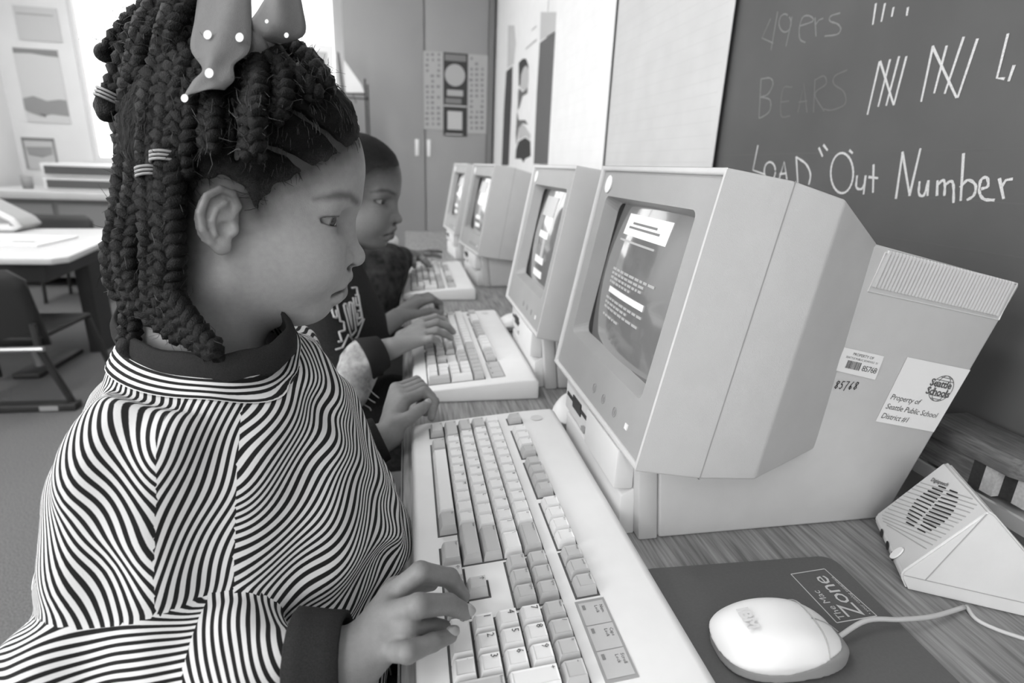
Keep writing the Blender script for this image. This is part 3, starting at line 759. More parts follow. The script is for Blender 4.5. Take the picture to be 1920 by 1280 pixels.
def make_keyboard(legends):
    t = thing('keyboard', '', 'keyboard')
    prof = [(0, 0.0), (0, 0.011), (0.003, 0.0175), (0.02, 0.0215), (0.16, 0.0345), (0.203, 0.0365), (0.21, 0.031), (0.21, 0.0)]
    MB().prism(prof, 1, -KB_L, 0.0).build('shell', M_KBD, t, bevel=0.0035, seg=3)
    MB().prism([(0.0045, 0.0095), (-0.0004, 0.0095), (-0.0004, 0.0105), (0.0045, 0.0105)], 1, -KB_L + 0.004, -0.004).build('shell_seam', mat('seam_grey', 0.34, 0.7), t)
    X0, Y0 = 0.025, -0.0225
    tilt = -math.atan2(0.0345 - 0.0215, 0.14)
    wells = [(0, 0, 15, 1), (0, 1, 15, 5), (0, 5.7, 1, 6.7), (2, 5.7, 6, 6.7), (6.5, 5.7, 10.5, 6.7), (11, 5.7, 15, 6.7), (15.25, 5.7, 18.25, 6.7), (15.25, 3, 18.25, 5), (16.25, 0.98, 17.25, 2), (15.25, 0, 18.25, 1), (18.5, 0, 22.5, 5)]
    for u0, v0, u1, v1 in wells:
        if (u0, v0) == (0, 0):
            segs = [(0, 0, 1.5, 1), (2.5, 0, 12.5, 1), (13.5, 0, 15, 1)]
        else: segs = [(u0, v0, u1, v1)]
        for a0, b0, a1, b1 in segs:
            x0, x1 = X0 + b0 * U - 0.0012, X0 + b1 * U + 0.0012
            MB().add([(x, -(-Y0 + u * U) , deckz(x) + dz) for dz in (-0.004, 0.0004) for x, u in ((x0, a0 - 0.05), (x1, a0 - 0.05), (x1, a1 + 0.05), (x0, a1 + 0.05))],
                     [(0, 3, 2, 1), (4, 5, 6, 7), (0, 1, 5, 4), (1, 2, 6, 5), (2, 3, 7, 6), (3, 0, 4, 7)]).build('key_well', M_WELL, t)
    for u, v, w_, h_, lab, g in rowspec():
        x = X0 + v * U; y = Y0 - u * U; z = deckz(x) - 0.0008
        k = keyobj(w_, h_, M_KEYG if g else M_KEYW, t, x, y, z, tilt)
        if legends and lab != ' ':
            one = len(lab) == 1; numpad = u >= 18.4 and one
            sz = 0.0080 if numpad and lab in '0123456789' else (0.0056 if one else 0.0030)
            lab2 = {'^': '\u2191', 'v': '\u2193', '<': '\u2190', '>': '\u2192'}.get(lab, lab)
            if v == 0 and u == 16.25 or lab in '^<>v' and len(lab) == 1 and not lab.isalpha(): pass
            text_on('legend', lab2, sz, (h_ * U - 0.0018 - sz * 0.8, -0.0036 if not numpad else -0.0036, 0.0106), (0, -1, 0), (1, 0, 0), M_INK, k, res=1)
    # lock-light panel over the number pad, round badge at the far corner
    x0, x1 = X0 + 5.55 * U, X0 + 6.85 * U
    def dk(x, u, dz): return (x, Y0 - u * U, deckz(x) + dz)
    p = MB().add([dk(x, u, dz) for dz in (-0.002, 0.0006) for x, u in ((x0, 18.45), (x1, 18.45), (x1, 22.5), (x0, 22.5))], [(0, 3, 2, 1), (4, 5, 6, 7), (0, 1, 5, 4), (1, 2, 6, 5), (2, 3, 7, 6), (3, 0, 4, 7)]).build('lamp_panel', mat('panel_grey', 0.33, 0.5), t)
    for i, s in enumerate((('Num', 'Lock'), ('Caps', 'Lock'), ('Scroll', 'Lock'))):
        u0 = 18.6 + 1.27 * i
        MB().add([dk(x, u, 0.0009) for x, u in ((x0 + 0.002, u0), (x1 - 0.002, u0), (x1 - 0.002, u0 + 1.22), (x0 + 0.002, u0 + 1.22))], [(0, 1, 2, 3)]).build('lamp_field', mat('panel_light', 0.50, 0.5), p)
        if legends:
            for j, sx in enumerate(s):
                text_on('legend', sx, 0.0040, dk(x1 - 0.0065 - 0.0042 * j, u0 + 0.25, 0.0012), (0, -1, 0), (1, 0, 0.09), M_INK, p, res=1)
        MB().add([dk(x, u, 0.0013) for x, u in ((x0 + 0.004, u0 + 0.15), (x0 + 0.0065, u0 + 0.15), (x0 + 0.0065, u0 + 0.4), (x0 + 0.004, u0 + 0.4))], [(0, 1, 2, 3)]).build('lock_lamp', M_MIDPRINT, p)
    bx = X0 + 7.9 * U
    MB().disc(dk(bx, 0.35, 0.0008), (0.0085, 0, 0.0006), (0, 0.0085, 0), 24).build('badge', mat('badge_grey', 0.6, 0.5), t)
    return t
GK = 'keyboards in front of the computers'
k1 = make_keyboard(True)
k1.location = (0.0, 0.732, DZ); k1['label'] = "nearest cream keyboard with grey function keys, under the girl's hands"; k1['group'] = GK
k2 = make_keyboard(False)
k2.location = (0.004, 1.322, DZ); k2['label'] = 'middle cream keyboard being typed on with two hands by the child in the lettered sweatshirt'; k2['group'] = GK
k3 = copy_tree(k2); k3.location = (-0.018, 2.05, DZ); k3['label'] = 'farthest cream keyboard, under one reaching hand'; k3['group'] = GK
# ------------------------------------------------------------------ mouse pad, mice, speaker, eraser
M_PAD = mat('mouse_pad_cloth', 0.115, 0.9, 0.15, 0.06, 400)
M_PRINT = mat('pad_print', 0.55, 0.8, 0.1)
M_MOUSE = mat('mouse_shell', 0.80, 0.42, 0.45, 0.01, 30)
M_MOUSEB = mat('mouse_base', 0.33, 0.5, 0.4)
t = thing('mouse_pad', 'dark cloth mouse pad with printed shop emblem beside the nearest keyboard', 'mouse pad', (0, 0, DZ))
ol = []
for cx, cy, q0 in ((0.408, 0.398, 0), (0.229, 0.404, 90), (0.222, 0.19, 180), (0.398, 0.185, 270)):
    for k in range(6):
        q = math.radians(q0 + 18 * k); ol.append((cx + 0.015 * math.cos(q), cy + 0.015 * math.sin(q)))
MB().prism(ol, 2, 0.0004, 0.005).build('pad', M_PAD, t)
PZ = 0.0054
def padp(px, py): p = on_z(px, py, DZ + PZ); return np.array([p[0], p[1], PZ])
bx = [padp(1483, 1076), padp(1546, 1066), padp(1644, 1154), padp(1569, 1167)]
m = MB()
for a, b in zip(bx, bx[1:] + bx[:1]):
    d = unit(b - a); nn = np.array([-d[1], d[0], 0]) * 0.0005; m.quad(a - nn, b - nn, b + nn, a + nn)
m.build('print_border', M_PRINT, t)
exv, eyv = unit(bx[0] - bx[3]), unit(bx[3] - bx[2])
BW, BH = np.linalg.norm(bx[0] - bx[3]), np.linalg.norm(bx[3] - bx[2])
up = [0, 0, 0.0002]
text_on('print_text', 'The Mac', BH * 0.24, bx[2] + eyv * BH * 0.72 + exv * BW * 0.03 + up, exv, eyv, M_PRINT, t)
text_on('print_text', 'Zone', BH * 0.60, bx[2] + eyv * BH * 0.24 + exv * BW * 0.03 + up, exv, eyv, M_PRINT, t, spacing=0.92)
text_on('print_text', '\u2022 your catalog superstore', BH * 0.11, bx[2] + eyv * BH * 0.07 + exv * BW * 0.04 + up, exv, eyv, M_PRINT, t)
def make_mouse(name, label, loc, rotz, cord, group='computer mice', logo=False):
    t = thing(name, label, 'mouse', loc, group, rotz)
    L, W_, H = 0.057, 0.033, 0.034                 # x points to the cord end
    def body(P):
        x = P[:, 0]; e = (np.abs(x / L) ** 2.6 + np.abs(P[:, 1] / (W_ * (1.0 - 0.10 * (x / L)))) ** 2.6) ** (1 / 2.6)
        top = H * (1 - 0.55 * np.clip(x / L, -1, 1) ** 2 * np.where(x > 0, 1.0, 0.75)) * np.clip(1 - e ** 5 * 0.45, 0, 1)
        return np.maximum(np.maximum((e - 1) * 0.03, (P[:, 2] - top) * 0.8), 0.0008 - P[:, 2])
    seam = lambda P: 0.0105 + 0.0085 * np.clip((P[:, 0] + 0.012) / 0.035, 0, 1) ** 1.4
    V, F = grid_mesh(lambda P: smax(body(P), seam(P) - P[:, 2], 0.0015), (-0.06, -0.036, -0.002), (0.06, 0.036, 0.037), 0.0013)
    link('shell', np_mesh('shell', relax(V, F, 3), F), M_MOUSE, t)
    V, F = grid_mesh(lambda P: np.maximum(body(P) + 0.0012, P[:, 2] - seam(P) - 0.0006), (-0.06, -0.036, -0.002), (0.06, 0.036, 0.037), 0.0015)
    link('base', np_mesh('base', relax(V, F, 2), F), M_MOUSEB, t)
    def surf(x, y):
        zs = np.linspace(0.005, 0.036, 120); v = body(np.c_[np.full(120, x), np.full(120, y), zs].astype(np.float32))
        i = np.where(v > 0)[0]; return zs[i[0]] if len(i) else 0.03
    m = MB(); m.tube([(0.020 + 0.004 * math.cos(y / 0.03 * 1.4), y, surf(0.020, y) + 0.0002) for y in np.linspace(-0.030, 0.030, 18)], 0.0005, 5)
    m.build('button_seam', mat('seam_grey', 0.34, 0.7), t)
    m = MB(); m.tube([(x, 0.0, surf(x, 0.0) + 0.0002) for x in np.linspace(0.023, 0.05, 10)], 0.0005, 5)
    m.build('button_seam', mat('seam_grey', 0.34, 0.7), t)
    if logo:
        z0 = surf(-0.026, 0)
        text_on('logo', 'IBM', 0.0135, (-0.035, 0.0125, surf(-0.028, 0.0) + 0.0022), (0, -1, 0), (1, 0, 0.17), mat('logo_grey', 0.62, 0.6), t, bold=0.0006)
    if cord:
        M_ = Matrix.Rotation(-rotz, 4, 'Z') @ Matrix.Translation(-Vector(loc))
        pts = [M_ @ Vector(p) for p in cord]
        MB().tube(smooth_path([tuple(p) for p in pts], 6), 0.0021, 8).build('cord', mat('cord_grey', 0.5, 0.5), t, smooth=True)
    return t
def smooth_path(P, n=6):
    P = [np.asarray(p, float) for p in P]; P = [2 * P[0] - P[1]] + P + [2 * P[-1] - P[-2]]; out = []
    for i in range(1, len(P) - 2):
        for k in range(n):
            u = k / n
            out.append(0.5 * ((2 * P[i]) + (-P[i - 1] + P[i + 1]) * u + (2 * P[i - 1] - 5 * P[i] + 4 * P[i + 1] - P[i + 2]) * u * u + (-P[i - 1] + 3 * P[i] - 3 * P[i + 1] + P[i + 2]) * u ** 3))
    out.append(P[-2]); return out
cz = lambda px, py, z=0.0026: tuple(on_z(px, py, DZ + z))
ml, mr = on_z(1352, 1200, DZ + 0.02), on_z(1580, 1190, DZ + 0.02)
mc = (ml + mr) / 2; mc[1] += 0.002
make_mouse('computer_mouse', 'white two-button mouse on the dark mouse pad', (mc[0], mc[1], DZ + 0.0052), math.radians(-4),
           [(mc[0] + 0.052, mc[1] - 0.002, DZ + 0.012), cz(1625, 1163, 0.016), cz(1690, 1161, 0.012), cz(1750, 1155, 0.008), cz(1808, 1138, 0.003)], logo=True)
p = on_z(1072, 742, DZ); make_mouse('computer_mouse', 'white mouse peeking out between the nearest keyboard and computer', (0.258, 0.775, DZ), math.radians(60), None)
make_mouse('computer_mouse', 'white mouse lying between the second and third computers', (0.262, 1.285, DZ), math.radians(20), None)
# -------- wedge loudspeaker
SF = on_z(1697, 1105, DZ); SR = on_z(1897, 1152, DZ); es = unit((SR - SF) * [1, 1, 0]); ew = np.array([-es[1], es[0], 0])
t = thing('speaker', 'cream wedge-shaped desktop speaker with slotted sloping front beside the computer', 'speaker', tuple(SF))
def sp(s, w_, z): return es * s + ew * w_ + np.array([0, 0, z])
pts = [sp(0.001, 0, 0.0005), sp(-0.006, 0, 0.012), sp(-0.006, 0, 0.019), sp(0.043, 0, 0.099), sp(0.048, 0, 0.097), sp(0.142, 0, 0.004), sp(0.142, 0, 0.0005),
       sp(0.001, 0.1, 0.0005), sp(-0.006, 0.1, 0.012), sp(-0.006, 0.1, 0.019), sp(0.041, 0.1, 0.0955), sp(0.046, 0.1, 0.0955), sp(0.142, 0.1, 0.004), sp(0.142, 0.1, 0.0005)]
bm = bmesh.new()
for p in pts: bm.verts.new(p)
bmesh.ops.convex_hull(bm, input=bm.verts)
bmesh.ops.dissolve_limit(bm, angle_limit=0.02, verts=bm.verts, edges=bm.edges)
bmesh.ops.bevel(bm, geom=[e for e in bm.edges if len(e.link_faces) == 2 and e.calc_face_angle(0) > 0.3], offset=0.0022, segments=3, affect='EDGES', clamp_overlap=True)
me = bpy.data.meshes.new('cabinet'); bm.to_mesh(me); bm.free()
M_SPK = mat('speaker_plastic', 0.62, 0.55, 0.35, 0.03, 30, 0.2, 1400)
link('cabinet', me, M_SPK, t, smooth=True); me.set_sharp_from_angle(angle=math.radians(35))
# sloping face plane through three corners; ridges and slots follow the moulded lines
A0 = sp(-0.006, 0, 0.019); fn = unit(np.cross(sp(0.043, 0, 0.099) - A0, ew)); fn = fn if fn[2] > 0 else -fn
def onf(zx, zy, lift=0.0008):
    px, py = 1620 + zx * 0.2343, 860 + zy * 0.2343
    r = ray(px, py); o = CAM_LOC - SF; tt = np.dot(A0 - o, fn) / np.dot(r, fn); return o + r * tt + fn * lift
rid = [((455, 190), (870, 322)), ((420, 215), (905, 372)), ((385, 240), (880, 402)), ((350, 265), (850, 432)), ((315, 295), (815, 465)), ((280, 320), (785, 492)), ((250, 345), (755, 515)),
       ((225, 372), (720, 545)), ((195, 400), (690, 572)), ((170, 425), (655, 605)), ((150, 450), (620, 632)), ((150, 475), (585, 655)), ((155, 500), (550, 690)), ((185, 530), (500, 720))]
for a, b in rid:
    m = MB().tube([onf(*a, 0.0003), onf(*b, 0.0003)], 0.00055, 6).build('grille_ridge', mat('ridge_grey', 0.42, 0.6), t)
slots = [((600, 218), (655, 238)), ((690, 252), (748, 275)), ((550, 235), (630, 265)), ((665, 280), (752, 315)), ((515, 258), (610, 295)), ((620, 312), (745, 352)), ((480, 278), (585, 322)), ((598, 340), (732, 384)), ((455, 300), (562, 350)), ((570, 368), (718, 418)),
         ((425, 325), (540, 375)), ((550, 396), (696, 448)), ((405, 353), (515, 404)), ((525, 422), (672, 478)), ((388, 380), (492, 432)), ((500, 450), (645, 504)), ((368, 408), (470, 460)), ((478, 478), (610, 528)), ((356, 438), (448, 488)), ((478, 505), (578, 552)), ((346, 470), (425, 515)), ((458, 530), (540, 574)), ((342, 508), (402, 540)), ((432, 560), (492, 590))]
for a, b in slots:
    m = MB(); pa, pb = onf(*a), onf(*b); d = unit(pb - pa); nn = np.cross(fn, d) * 0.0007
    m.loft([[pa - nn, pb - nn, pb + nn, pa + nn], [p - fn * 0.0016 for p in (pa - nn, pb - nn, pb + nn, pa + nn)]]); m.build('grille_slot', M_BLACK, t)
tb, te = onf(535, 178), onf(690, 232)
text_on('brand_text', 'Digispeech', np.linalg.norm(te - tb) / 5.0, tb, te - tb, np.cross(fn, te - tb), M_INK, t, bold=0.0001)
kb_ = onf(272, 760); MB().loft([[kb_ + ew * 0.0045 * math.cos(q) + np.cross(fn, ew) * 0.008 * math.sin(q) + fn * h for q in np.linspace(0, 6.283, 16, endpoint=False)] for h in (0, 0.0015)]).build('volume_knob', M_WHITE, t)
for w_ in (0.07, 0.048, 0.030):
    MB().disc(sp(-0.0066, w_, 0.0145), ew * 0.005, np.array([0, 0, 0.0045]), 14).build('jack_socket', M_BLACK, t)
for a, b in (((0.042, 0.096), (0.013, 0.015)), ((-0.004, 0.0155), (0.128, 0.0155))):
    MB().tube([sp(a[0], -0.0002, a[1]), sp(b[0], -0.0002, b[1])], 0.0005, 5).build('case_seam', mat('seam_grey', 0.34, 0.7), t)
MB().tube([np.array(p) - SF for p in smooth_path([cz(1812, 1136), cz(1830, 1160), cz(1870, 1180), cz(1930, 1200)], 6)], 0.0018, 8).build('cord', mat('cord_grey', 0.5, 0.5), t, smooth=True)
# -------- chalkboard eraser on the rail
t = thing('chalkboard_eraser', 'wood-backed chalkboard eraser with striped felt lying on the chalk rail', 'eraser', (0, 0, 0.742))
ex0, ex1, ey0, ey1 = 0.635, 0.70, 0.405, 0.535
wb = [(ex0, ey0 + 0.02), (ex0 + 0.012, ey0), (ex1, ey0), (ex1, ey1), (ex0, ey1)]
MB().prism(wb, 2, 0.032, 0.056).build('wooden_back', M_WOOD, t, bevel=0.002)
y = ey0 + 0.004; k = 0
while y < ey1 - 0.004:
    wd = 0.014 if k < 4 else 0.03
    MB().box(ex0 + (0.004 if y > ey0 + 0.018 else 0.014), ex1 - 0.004, y, min(y + wd, ey1 - 0.004), 0, 0.032).build('felt_strip', (M_FELTL if k % 2 == 0 and k < 4 else (M_FELTD if k < 4 else M_WOOD)), t); y += wd; k += 1
# ------------------------------------------------------------------ people: heads and hands as signed-distance shapes
def seg_dist(P, pts):
    d = np.full(len(P), 1e9, np.float32)
    for a, b in zip(pts[:-1], pts[1:]):
        d = np.minimum(d, s_cone(P, a, b, 0, 0))
    return d
def poly2d(X, Z_, pts):
    """signed distance to a 2-D polygon, negative inside"""
    d = np.full(len(X), 1e9, np.float32); ins = np.zeros(len(X), bool)
    n = len(pts)
    for i in range(n):
        (x0, z0), (x1, z1) = pts[i], pts[(i + 1) % n]
        ex, ez = x1 - x0, z1 - z0; wx, wz = X - x0, Z_ - z0
        t = np.clip((wx * ex + wz * ez) / (ex * ex + ez * ez + 1e-12), 0, 1)
        d = np.minimum(d, np.hypot(wx - t * ex, wz - t * ez))
        c = ((z0 <= Z_) & (z1 > Z_)) | ((z1 <= Z_) & (z0 > Z_))
        with np.errstate(divide='ignore', invalid='ignore'):
            xi = x0 + (Z_ - z0) * ex / (ez if abs(ez) > 1e-9 else 1e-9)
        ins ^= c & (X < xi)
    return np.where(ins, -d, d)
def poly_seg(X, Z_, a, b):
    ex, ez = b[0] - a[0], b[1] - a[1]; wx, wz = X - a[0], Z_ - a[1]
    t_ = np.clip((wx * ex + wz * ez) / (ex * ex + ez * ez), 0, 1)
    return np.hypot(wx - t_ * ex, wz - t_ * ez)
EYE_C = np.array([0.0815, 0.0335, 0.0190]); EYE_R = 0.0132
MOUTH = [(0.1225, 0.0, -0.0420), (0.1150, 0.0125, -0.0445), (0.1010, 0.0255, -0.0510)]
SLIT_C, SLIT_R = np.array([0.0050, 0.0050, -0.0010]), (0.0165, 0.0165, 0.0043)
def head_sdf(P, boy=False, ears=True):
    A = P.copy(); A[:, 1] = np.abs(A[:, 1])
    d = s_ell(A, (0.025, 0, 0.055), (0.092, 0.071, 0.082))
    d = smin(d, s_ell(A, (0.052, 0, -0.018), (0.060, 0.053, 0.072)), 0.025)
    d = smin(d, s_cone(A, (0.015, 0.036, -0.045), (0.078, 0.014, -0.066), 0.021, 0.016), 0.022)      # jaw
    d = smin(d, s_ell(A, (0.087, 0, -0.066), (0.018, 0.018, 0.0165)), 0.012)                          # chin
    d = smin(d, s_ell(A, (0.090, 0, -0.040), (0.0245, 0.026, 0.024)), 0.014)                         # muzzle
    d = smin(d, s_ell(A, (0.070, 0.036, -0.020), (0.032, 0.021, 0.031)), 0.02)                       # cheek
    d = smin(d, s_cone(A, (0.1035, 0.010, 0.036), (0.083, 0.046, 0.033), 0.006, 0.006), 0.018)       # brow
    d = smax(d, -s_ell(A, (0.112, 0.032, 0.018), (0.022, 0.018, 0.0125)), 0.012)                     # eye socket
    d = smin(d, s_cone(A, (0.1005, 0, 0.026), (0.1145, 0, -0.008), 0.0068, 0.0088), 0.012)           # nose bridge
    d = smin(d, s_ell(A, (0.1195, 0, -0.0145), (0.0108, 0.0105, 0.0098)), 0.008)                     # tip
    d = smin(d, s_ell(A, (0.1068, 0.0132, -0.0158), (0.0102, 0.0082, 0.0088)), 0.0032)                # wing
    d = smax(d, -s_ell(A, (0.1165, 0.0062, -0.0255), (0.0055, 0.0036, 0.0042)), 0.003)               # nostril
    for p0, p1, r0, r1 in (((0.1132, 0.000, -0.0345), (0.1070, 0.013, -0.0400), 0.0086, 0.0078), ((0.1070, 0.013, -0.0400), (0.0940, 0.0240, -0.0490), 0.0078, 0.0050)):
        d = smin(d, s_cone(A, p0, p1, r0, r1), 0.004)                                              # upper lip
    for p0, p1, r0, r1 in (((0.1088, 0.000, -0.0512), (0.1040, 0.012, -0.0520), 0.0106, 0.0098), ((0.1040, 0.012, -0.0520), (0.0935, 0.0230, -0.0530), 0.0098, 0.0058)):
        d = smin(d, s_cone(A, p0, p1, r0, r1), 0.004)                                              # lower lip
    for p0, p1 in zip(MOUTH[:-1], MOUTH[1:]): d = smax(d, -s_cone(A, p0, p1, 0.0013, 0.0012), 0.003)
    # eyelids over the ball, almond opening
    lid = np.linalg.norm(A - EYE_C, axis=1) - (EYE_R + 0.0016)
    d = smin(d, lid, 0.005)
    slit = s_ell(A, EYE_C + SLIT_C, SLIT_R)
    d = smax(d, -slit, 0.0012)
    d = smax(d, -s_cone(A, EYE_C + [0.0128, -0.006, 0.0076], EYE_C + [0.0050, 0.0135, 0.0062], 0.0010, 0.0009), 0.0022)  # lid crease
    if ears:
        E0 = (A - np.array([0.0105, 0.0685, 0.0015], np.float32)) / 0.89
        ca, sa = math.cos(0.42), math.sin(0.42)               # the shell swings out at the back
        E = np.c_[E0[:, 0] * ca - -E0[:, 1] * -sa * -1, E0[:, 1], E0[:, 2]]
        x, y = E0[:, 0], E0[:, 1]
        E = np.c_[x * ca - y * sa, x * sa + y * ca, E0[:, 2]].astype(np.float32)
        hel = [(0.002, 0.001, 0.006), (0.006, 0.003, 0.017), (0.000, 0.004, 0.0265), (-0.011, 0.005, 0.029), (-0.021, 0.005, 0.021), (-0.0245, 0.005, 0.007), (-0.021, 0.004, -0.007), (-0.013, 0.002, -0.017), (-0.005, 0.000, -0.0225)]
        e = s_ell(E, (-0.009, 0.000, 0.004), (0.0185, 0.0035, 0.0265))
        for i, (a, b) in enumerate(zip(hel[:-1], hel[1:])):
            e = smin(e, s_cone(E, a, b, 0.0033, 0.0033), 0.0015)
        anti = [(-0.005, 0.003, 0.018), (-0.0125, 0.004, 0.012), (-0.0150, 0.004, 0.001), (-0.010, 0.003, -0.0095)]
        for a, b in zip(anti[:-1], anti[1:]): e = smin(e, s_cone(E, a, b, 0.0026, 0.0030), 0.002)
        e = smin(e, s_cone(E, (0.002, 0.001, 0.005), (-0.008, 0.002, 0.003), 0.0024, 0.0016), 0.0015)
        e = smin(e, s_ell(E, (-0.002, 0.0, -0.0205), (0.0075, 0.004, 0.0075)), 0.004)
        e = smin(e, s_ell(E, (0.005, 0.002, -0.004), (0.0042, 0.004, 0.0055)), 0.003)
        e = smax(e, -s_ell(E, (-0.004, 0.006, -0.004), (0.0062, 0.0075, 0.0068)), 0.002)
        d = smin(d, e * 0.89, 0.004)
    return d
def neck_sdf(P, base):
    d = s_cone(P, (0.000, 0, -0.030), base, 0.049, 0.053)
    return d
HAIRLINE = [(0.135, 0.150), (0.112, 0.098), (0.102, 0.090), (0.087, 0.076), (0.071, 0.062), (0.056, 0.050), (0.042, 0.040), (0.034, 0.028), (0.030, 0.016), (0.024, 0.022), (0.018, 0.033), (0.004, 0.036), (-0.012, 0.028), (-0.019, 0.010), (-0.021, -0.015), (-0.022, -0.040), (-0.030, -0.075), (-0.25, -0.085), (-0.25, 0.26), (0.135, 0.26)]
def skin_tone(P, base, fuzz=True, line=None, soft=0.026):
    A = P.copy(); A[:, 1] = np.abs(A[:, 1])
    t = np.full(len(P), base)
    t *= 1 + 0.05 * fnoise(P, 90, 3)
    brow = np.full(len(P), 1e9)
    bl = [(0.1095, 0.0375), (0.1010, 0.0420), (0.0890, 0.0410), (0.0700, 0.0335)]
    for p0, p1 in zip(bl[:-1], bl[1:]): brow = np.minimum(brow, poly_seg(A[:, 0], A[:, 2], p0, p1))
    brow = np.where((A[:, 1] > 0.009) & (A[:, 0] > 0.06), brow + np.clip(0.085 - A[:, 0], 0, 1) * 0.15, 1.0)
    t *= 1 - 0.62 * np.clip(1 - (brow + 0.0006 * fnoise(P, 700, 31, 1) - 0.0010) / 0.0050, 0, 1) ** 1.2
    lip = np.minimum.reduce([s_cone(A, (0.1190, 0, -0.0375), (0.111, 0.013, -0.0425), 0.0050, 0.0048), s_cone(A, (0.111, 0.013, -0.0425), (0.099, 0.0245, -0.0500), 0.0048, 0.0026),
                             s_cone(A, (0.1160, 0, -0.0495), (0.109, 0.012, -0.0510), 0.0068, 0.0062), s_cone(A, (0.109, 0.012, -0.0510), (0.099, 0.0235, -0.0525), 0.0062, 0.0028)])
    t *= 1 - 0.34 * np.clip(1 - lip / 0.002, 0, 1)
    ml = seg_dist(A, MOUTH)
    t *= 1 - 0.5 * np.clip(1 - (ml - 0.0012) / 0.0022, 0, 1)  # mouth-line shading painted into the skin tone
    lash = np.abs(s_ell(A, EYE_C + SLIT_C, SLIT_R))
    up_ = A[:, 2] > EYE_C[2] + SLIT_C[2]
    t *= 1 - np.where(up_, 0.9, 0.5) * np.clip(1 - (lash - 0.0005) / np.where(up_, 0.0024, 0.0011), 0, 1)
    cre = seg_dist(A, [tuple(EYE_C + [0.0128, -0.006, 0.0076]), tuple(EYE_C + [0.0050, 0.0135, 0.0062])])
    t *= 1 - 0.5 * np.clip(1 - (cre - 0.0008) / 0.0018, 0, 1)  # shade of the lid crease painted in
    under = np.linalg.norm((A - EYE_C - [0.006, 0, -0.004]) / [1, 1.15, 0.7], axis=1)
    t *= 1 - 0.14 * np.clip(1 - (under - 0.010) / 0.010, 0, 1)
    wc = np.abs(np.linalg.norm((A - [0.1020, 0.0150, -0.0150]) / [1.0, 1.0, 1.0], axis=1) - 0.0085); wc = np.where(A[:, 0] < 0.099, wc, 1.0)
    t *= 1 - 0.30 * np.clip(1 - wc / 0.0025, 0, 1)  # shade in the nose-wing crease, put into the tone
    no = np.linalg.norm(A - [0.1165, 0.0068, -0.0245], axis=1); t *= 1 - 0.8 * np.clip(1 - (no - 0.003) / 0.003, 0, 1)  # nostril darkness painted round the opening
    if fuzz:
        hl = poly2d(P[:, 0], P[:, 2], line or HAIRLINE)
        t *= 1 - 0.86 * np.clip(1 - (hl + 0.0018 * fnoise(P, 450, 17, 2)) / soft, 0, 1) ** 1.4
    return np.clip(t, 0.012, 1)
def to_world(V, O, Rm): return V @ Rm.T + O          # Rm columns: forward, left, up
def head_axes(yaw, pitch, roll=0.0):
    f0 = np.array([math.cos(yaw), math.sin(yaw), 0]); l = np.array([-math.sin(yaw), math.cos(yaw), 0]); u0 = np.array([0, 0, 1.0])
    f = f0 * math.cos(pitch) - u0 * math.sin(pitch); u = u0 * math.cos(pitch) + f0 * math.sin(pitch)
    l2 = l * math.cos(roll) + u * math.sin(roll); u2 = u * math.cos(roll) - l * math.sin(roll)
    return np.stack([f, l2, u2], 1)
def hand_mesh(fingers, wrist, elbow, thumb, h=0.0017, rs=1.0, palm_k=0.009, wr=(0.0205, 0.024)):
    """fingers: four chains of MCP, PIP, DIP, tip; thumb: CMC, MCP, IP, tip. Returns verts, faces."""
    allp = np.array([p for f in fingers for p in f] + list(thumb) + [wrist, elbow], float)
    lo, hi = allp.min(0) - 0.03, allp.max(0) + 0.03
    w = np.asarray(wrist, float)
    def fn(P):
        d = s_cone(P, w, elbow, wr[0] * rs, wr[1] * rs)
        m = [np.asarray(f[0], float) for f in fingers]
        for i, a in enumerate(m):                                  # metacarpals fan out of the wrist
            start = w + 0.25 * (a - w)
            d = smin(d, s_cone(P, start, a, 0.0135 * rs, 0.0098 * rs), palm_k)
            if i: d = smin(d, s_cone(P, 0.45 * w + 0.55 * (a + m[i - 1]) / 2, (a + m[i - 1]) / 2, 0.0105 * rs, 0.0075 * rs), palm_k)
        for i, f in enumerate(fingers):
            k = (1.0, 1.04, 0.98, 0.86)[i] * rs
            c = s_cone(P, f[0], f[1], 0.0092 * k, 0.0081 * k)
            c = smin(c, s_cone(P, f[1], f[2], 0.0082 * k, 0.0072 * k), 0.002)
            c = smin(c, s_cone(P, f[2], f[3], 0.0073 * k, 0.0060 * k), 0.002)
            d = smin(d, c, 0.0035)
        c = s_cone(P, thumb[0], thumb[1], 0.0130 * rs, 0.0098 * rs)
        c = smin(c, s_cone(P, thumb[1], thumb[2], 0.0095 * rs, 0.0085 * rs), 0.002)
        c = smin(c, s_cone(P, thumb[2], thumb[3], 0.0087 * rs, 0.0068 * rs), 0.002)
        return smin(d, c, 0.006)
    V, F = grid_mesh(fn, lo, hi, h)
    V = relax(V, F, 2)
    t = np.ones(len(V)) * (1 + 0.07 * fnoise(V, 160, 41))
    for f in list(fingers) + [thumb]:                              # creases over the knuckles, paler finger ends
        for j in (1, 2):
            dd = np.linalg.norm(V - np.asarray(f[j]), axis=1); t *= 1 - 0.24 * np.clip(1 - dd / 0.011, 0, 1)
        dd = np.linalg.norm(V - np.asarray(f[3]), axis=1); t *= 1 + 0.18 * np.clip(1 - dd / 0.011, 0, 1)
    return V, F, t
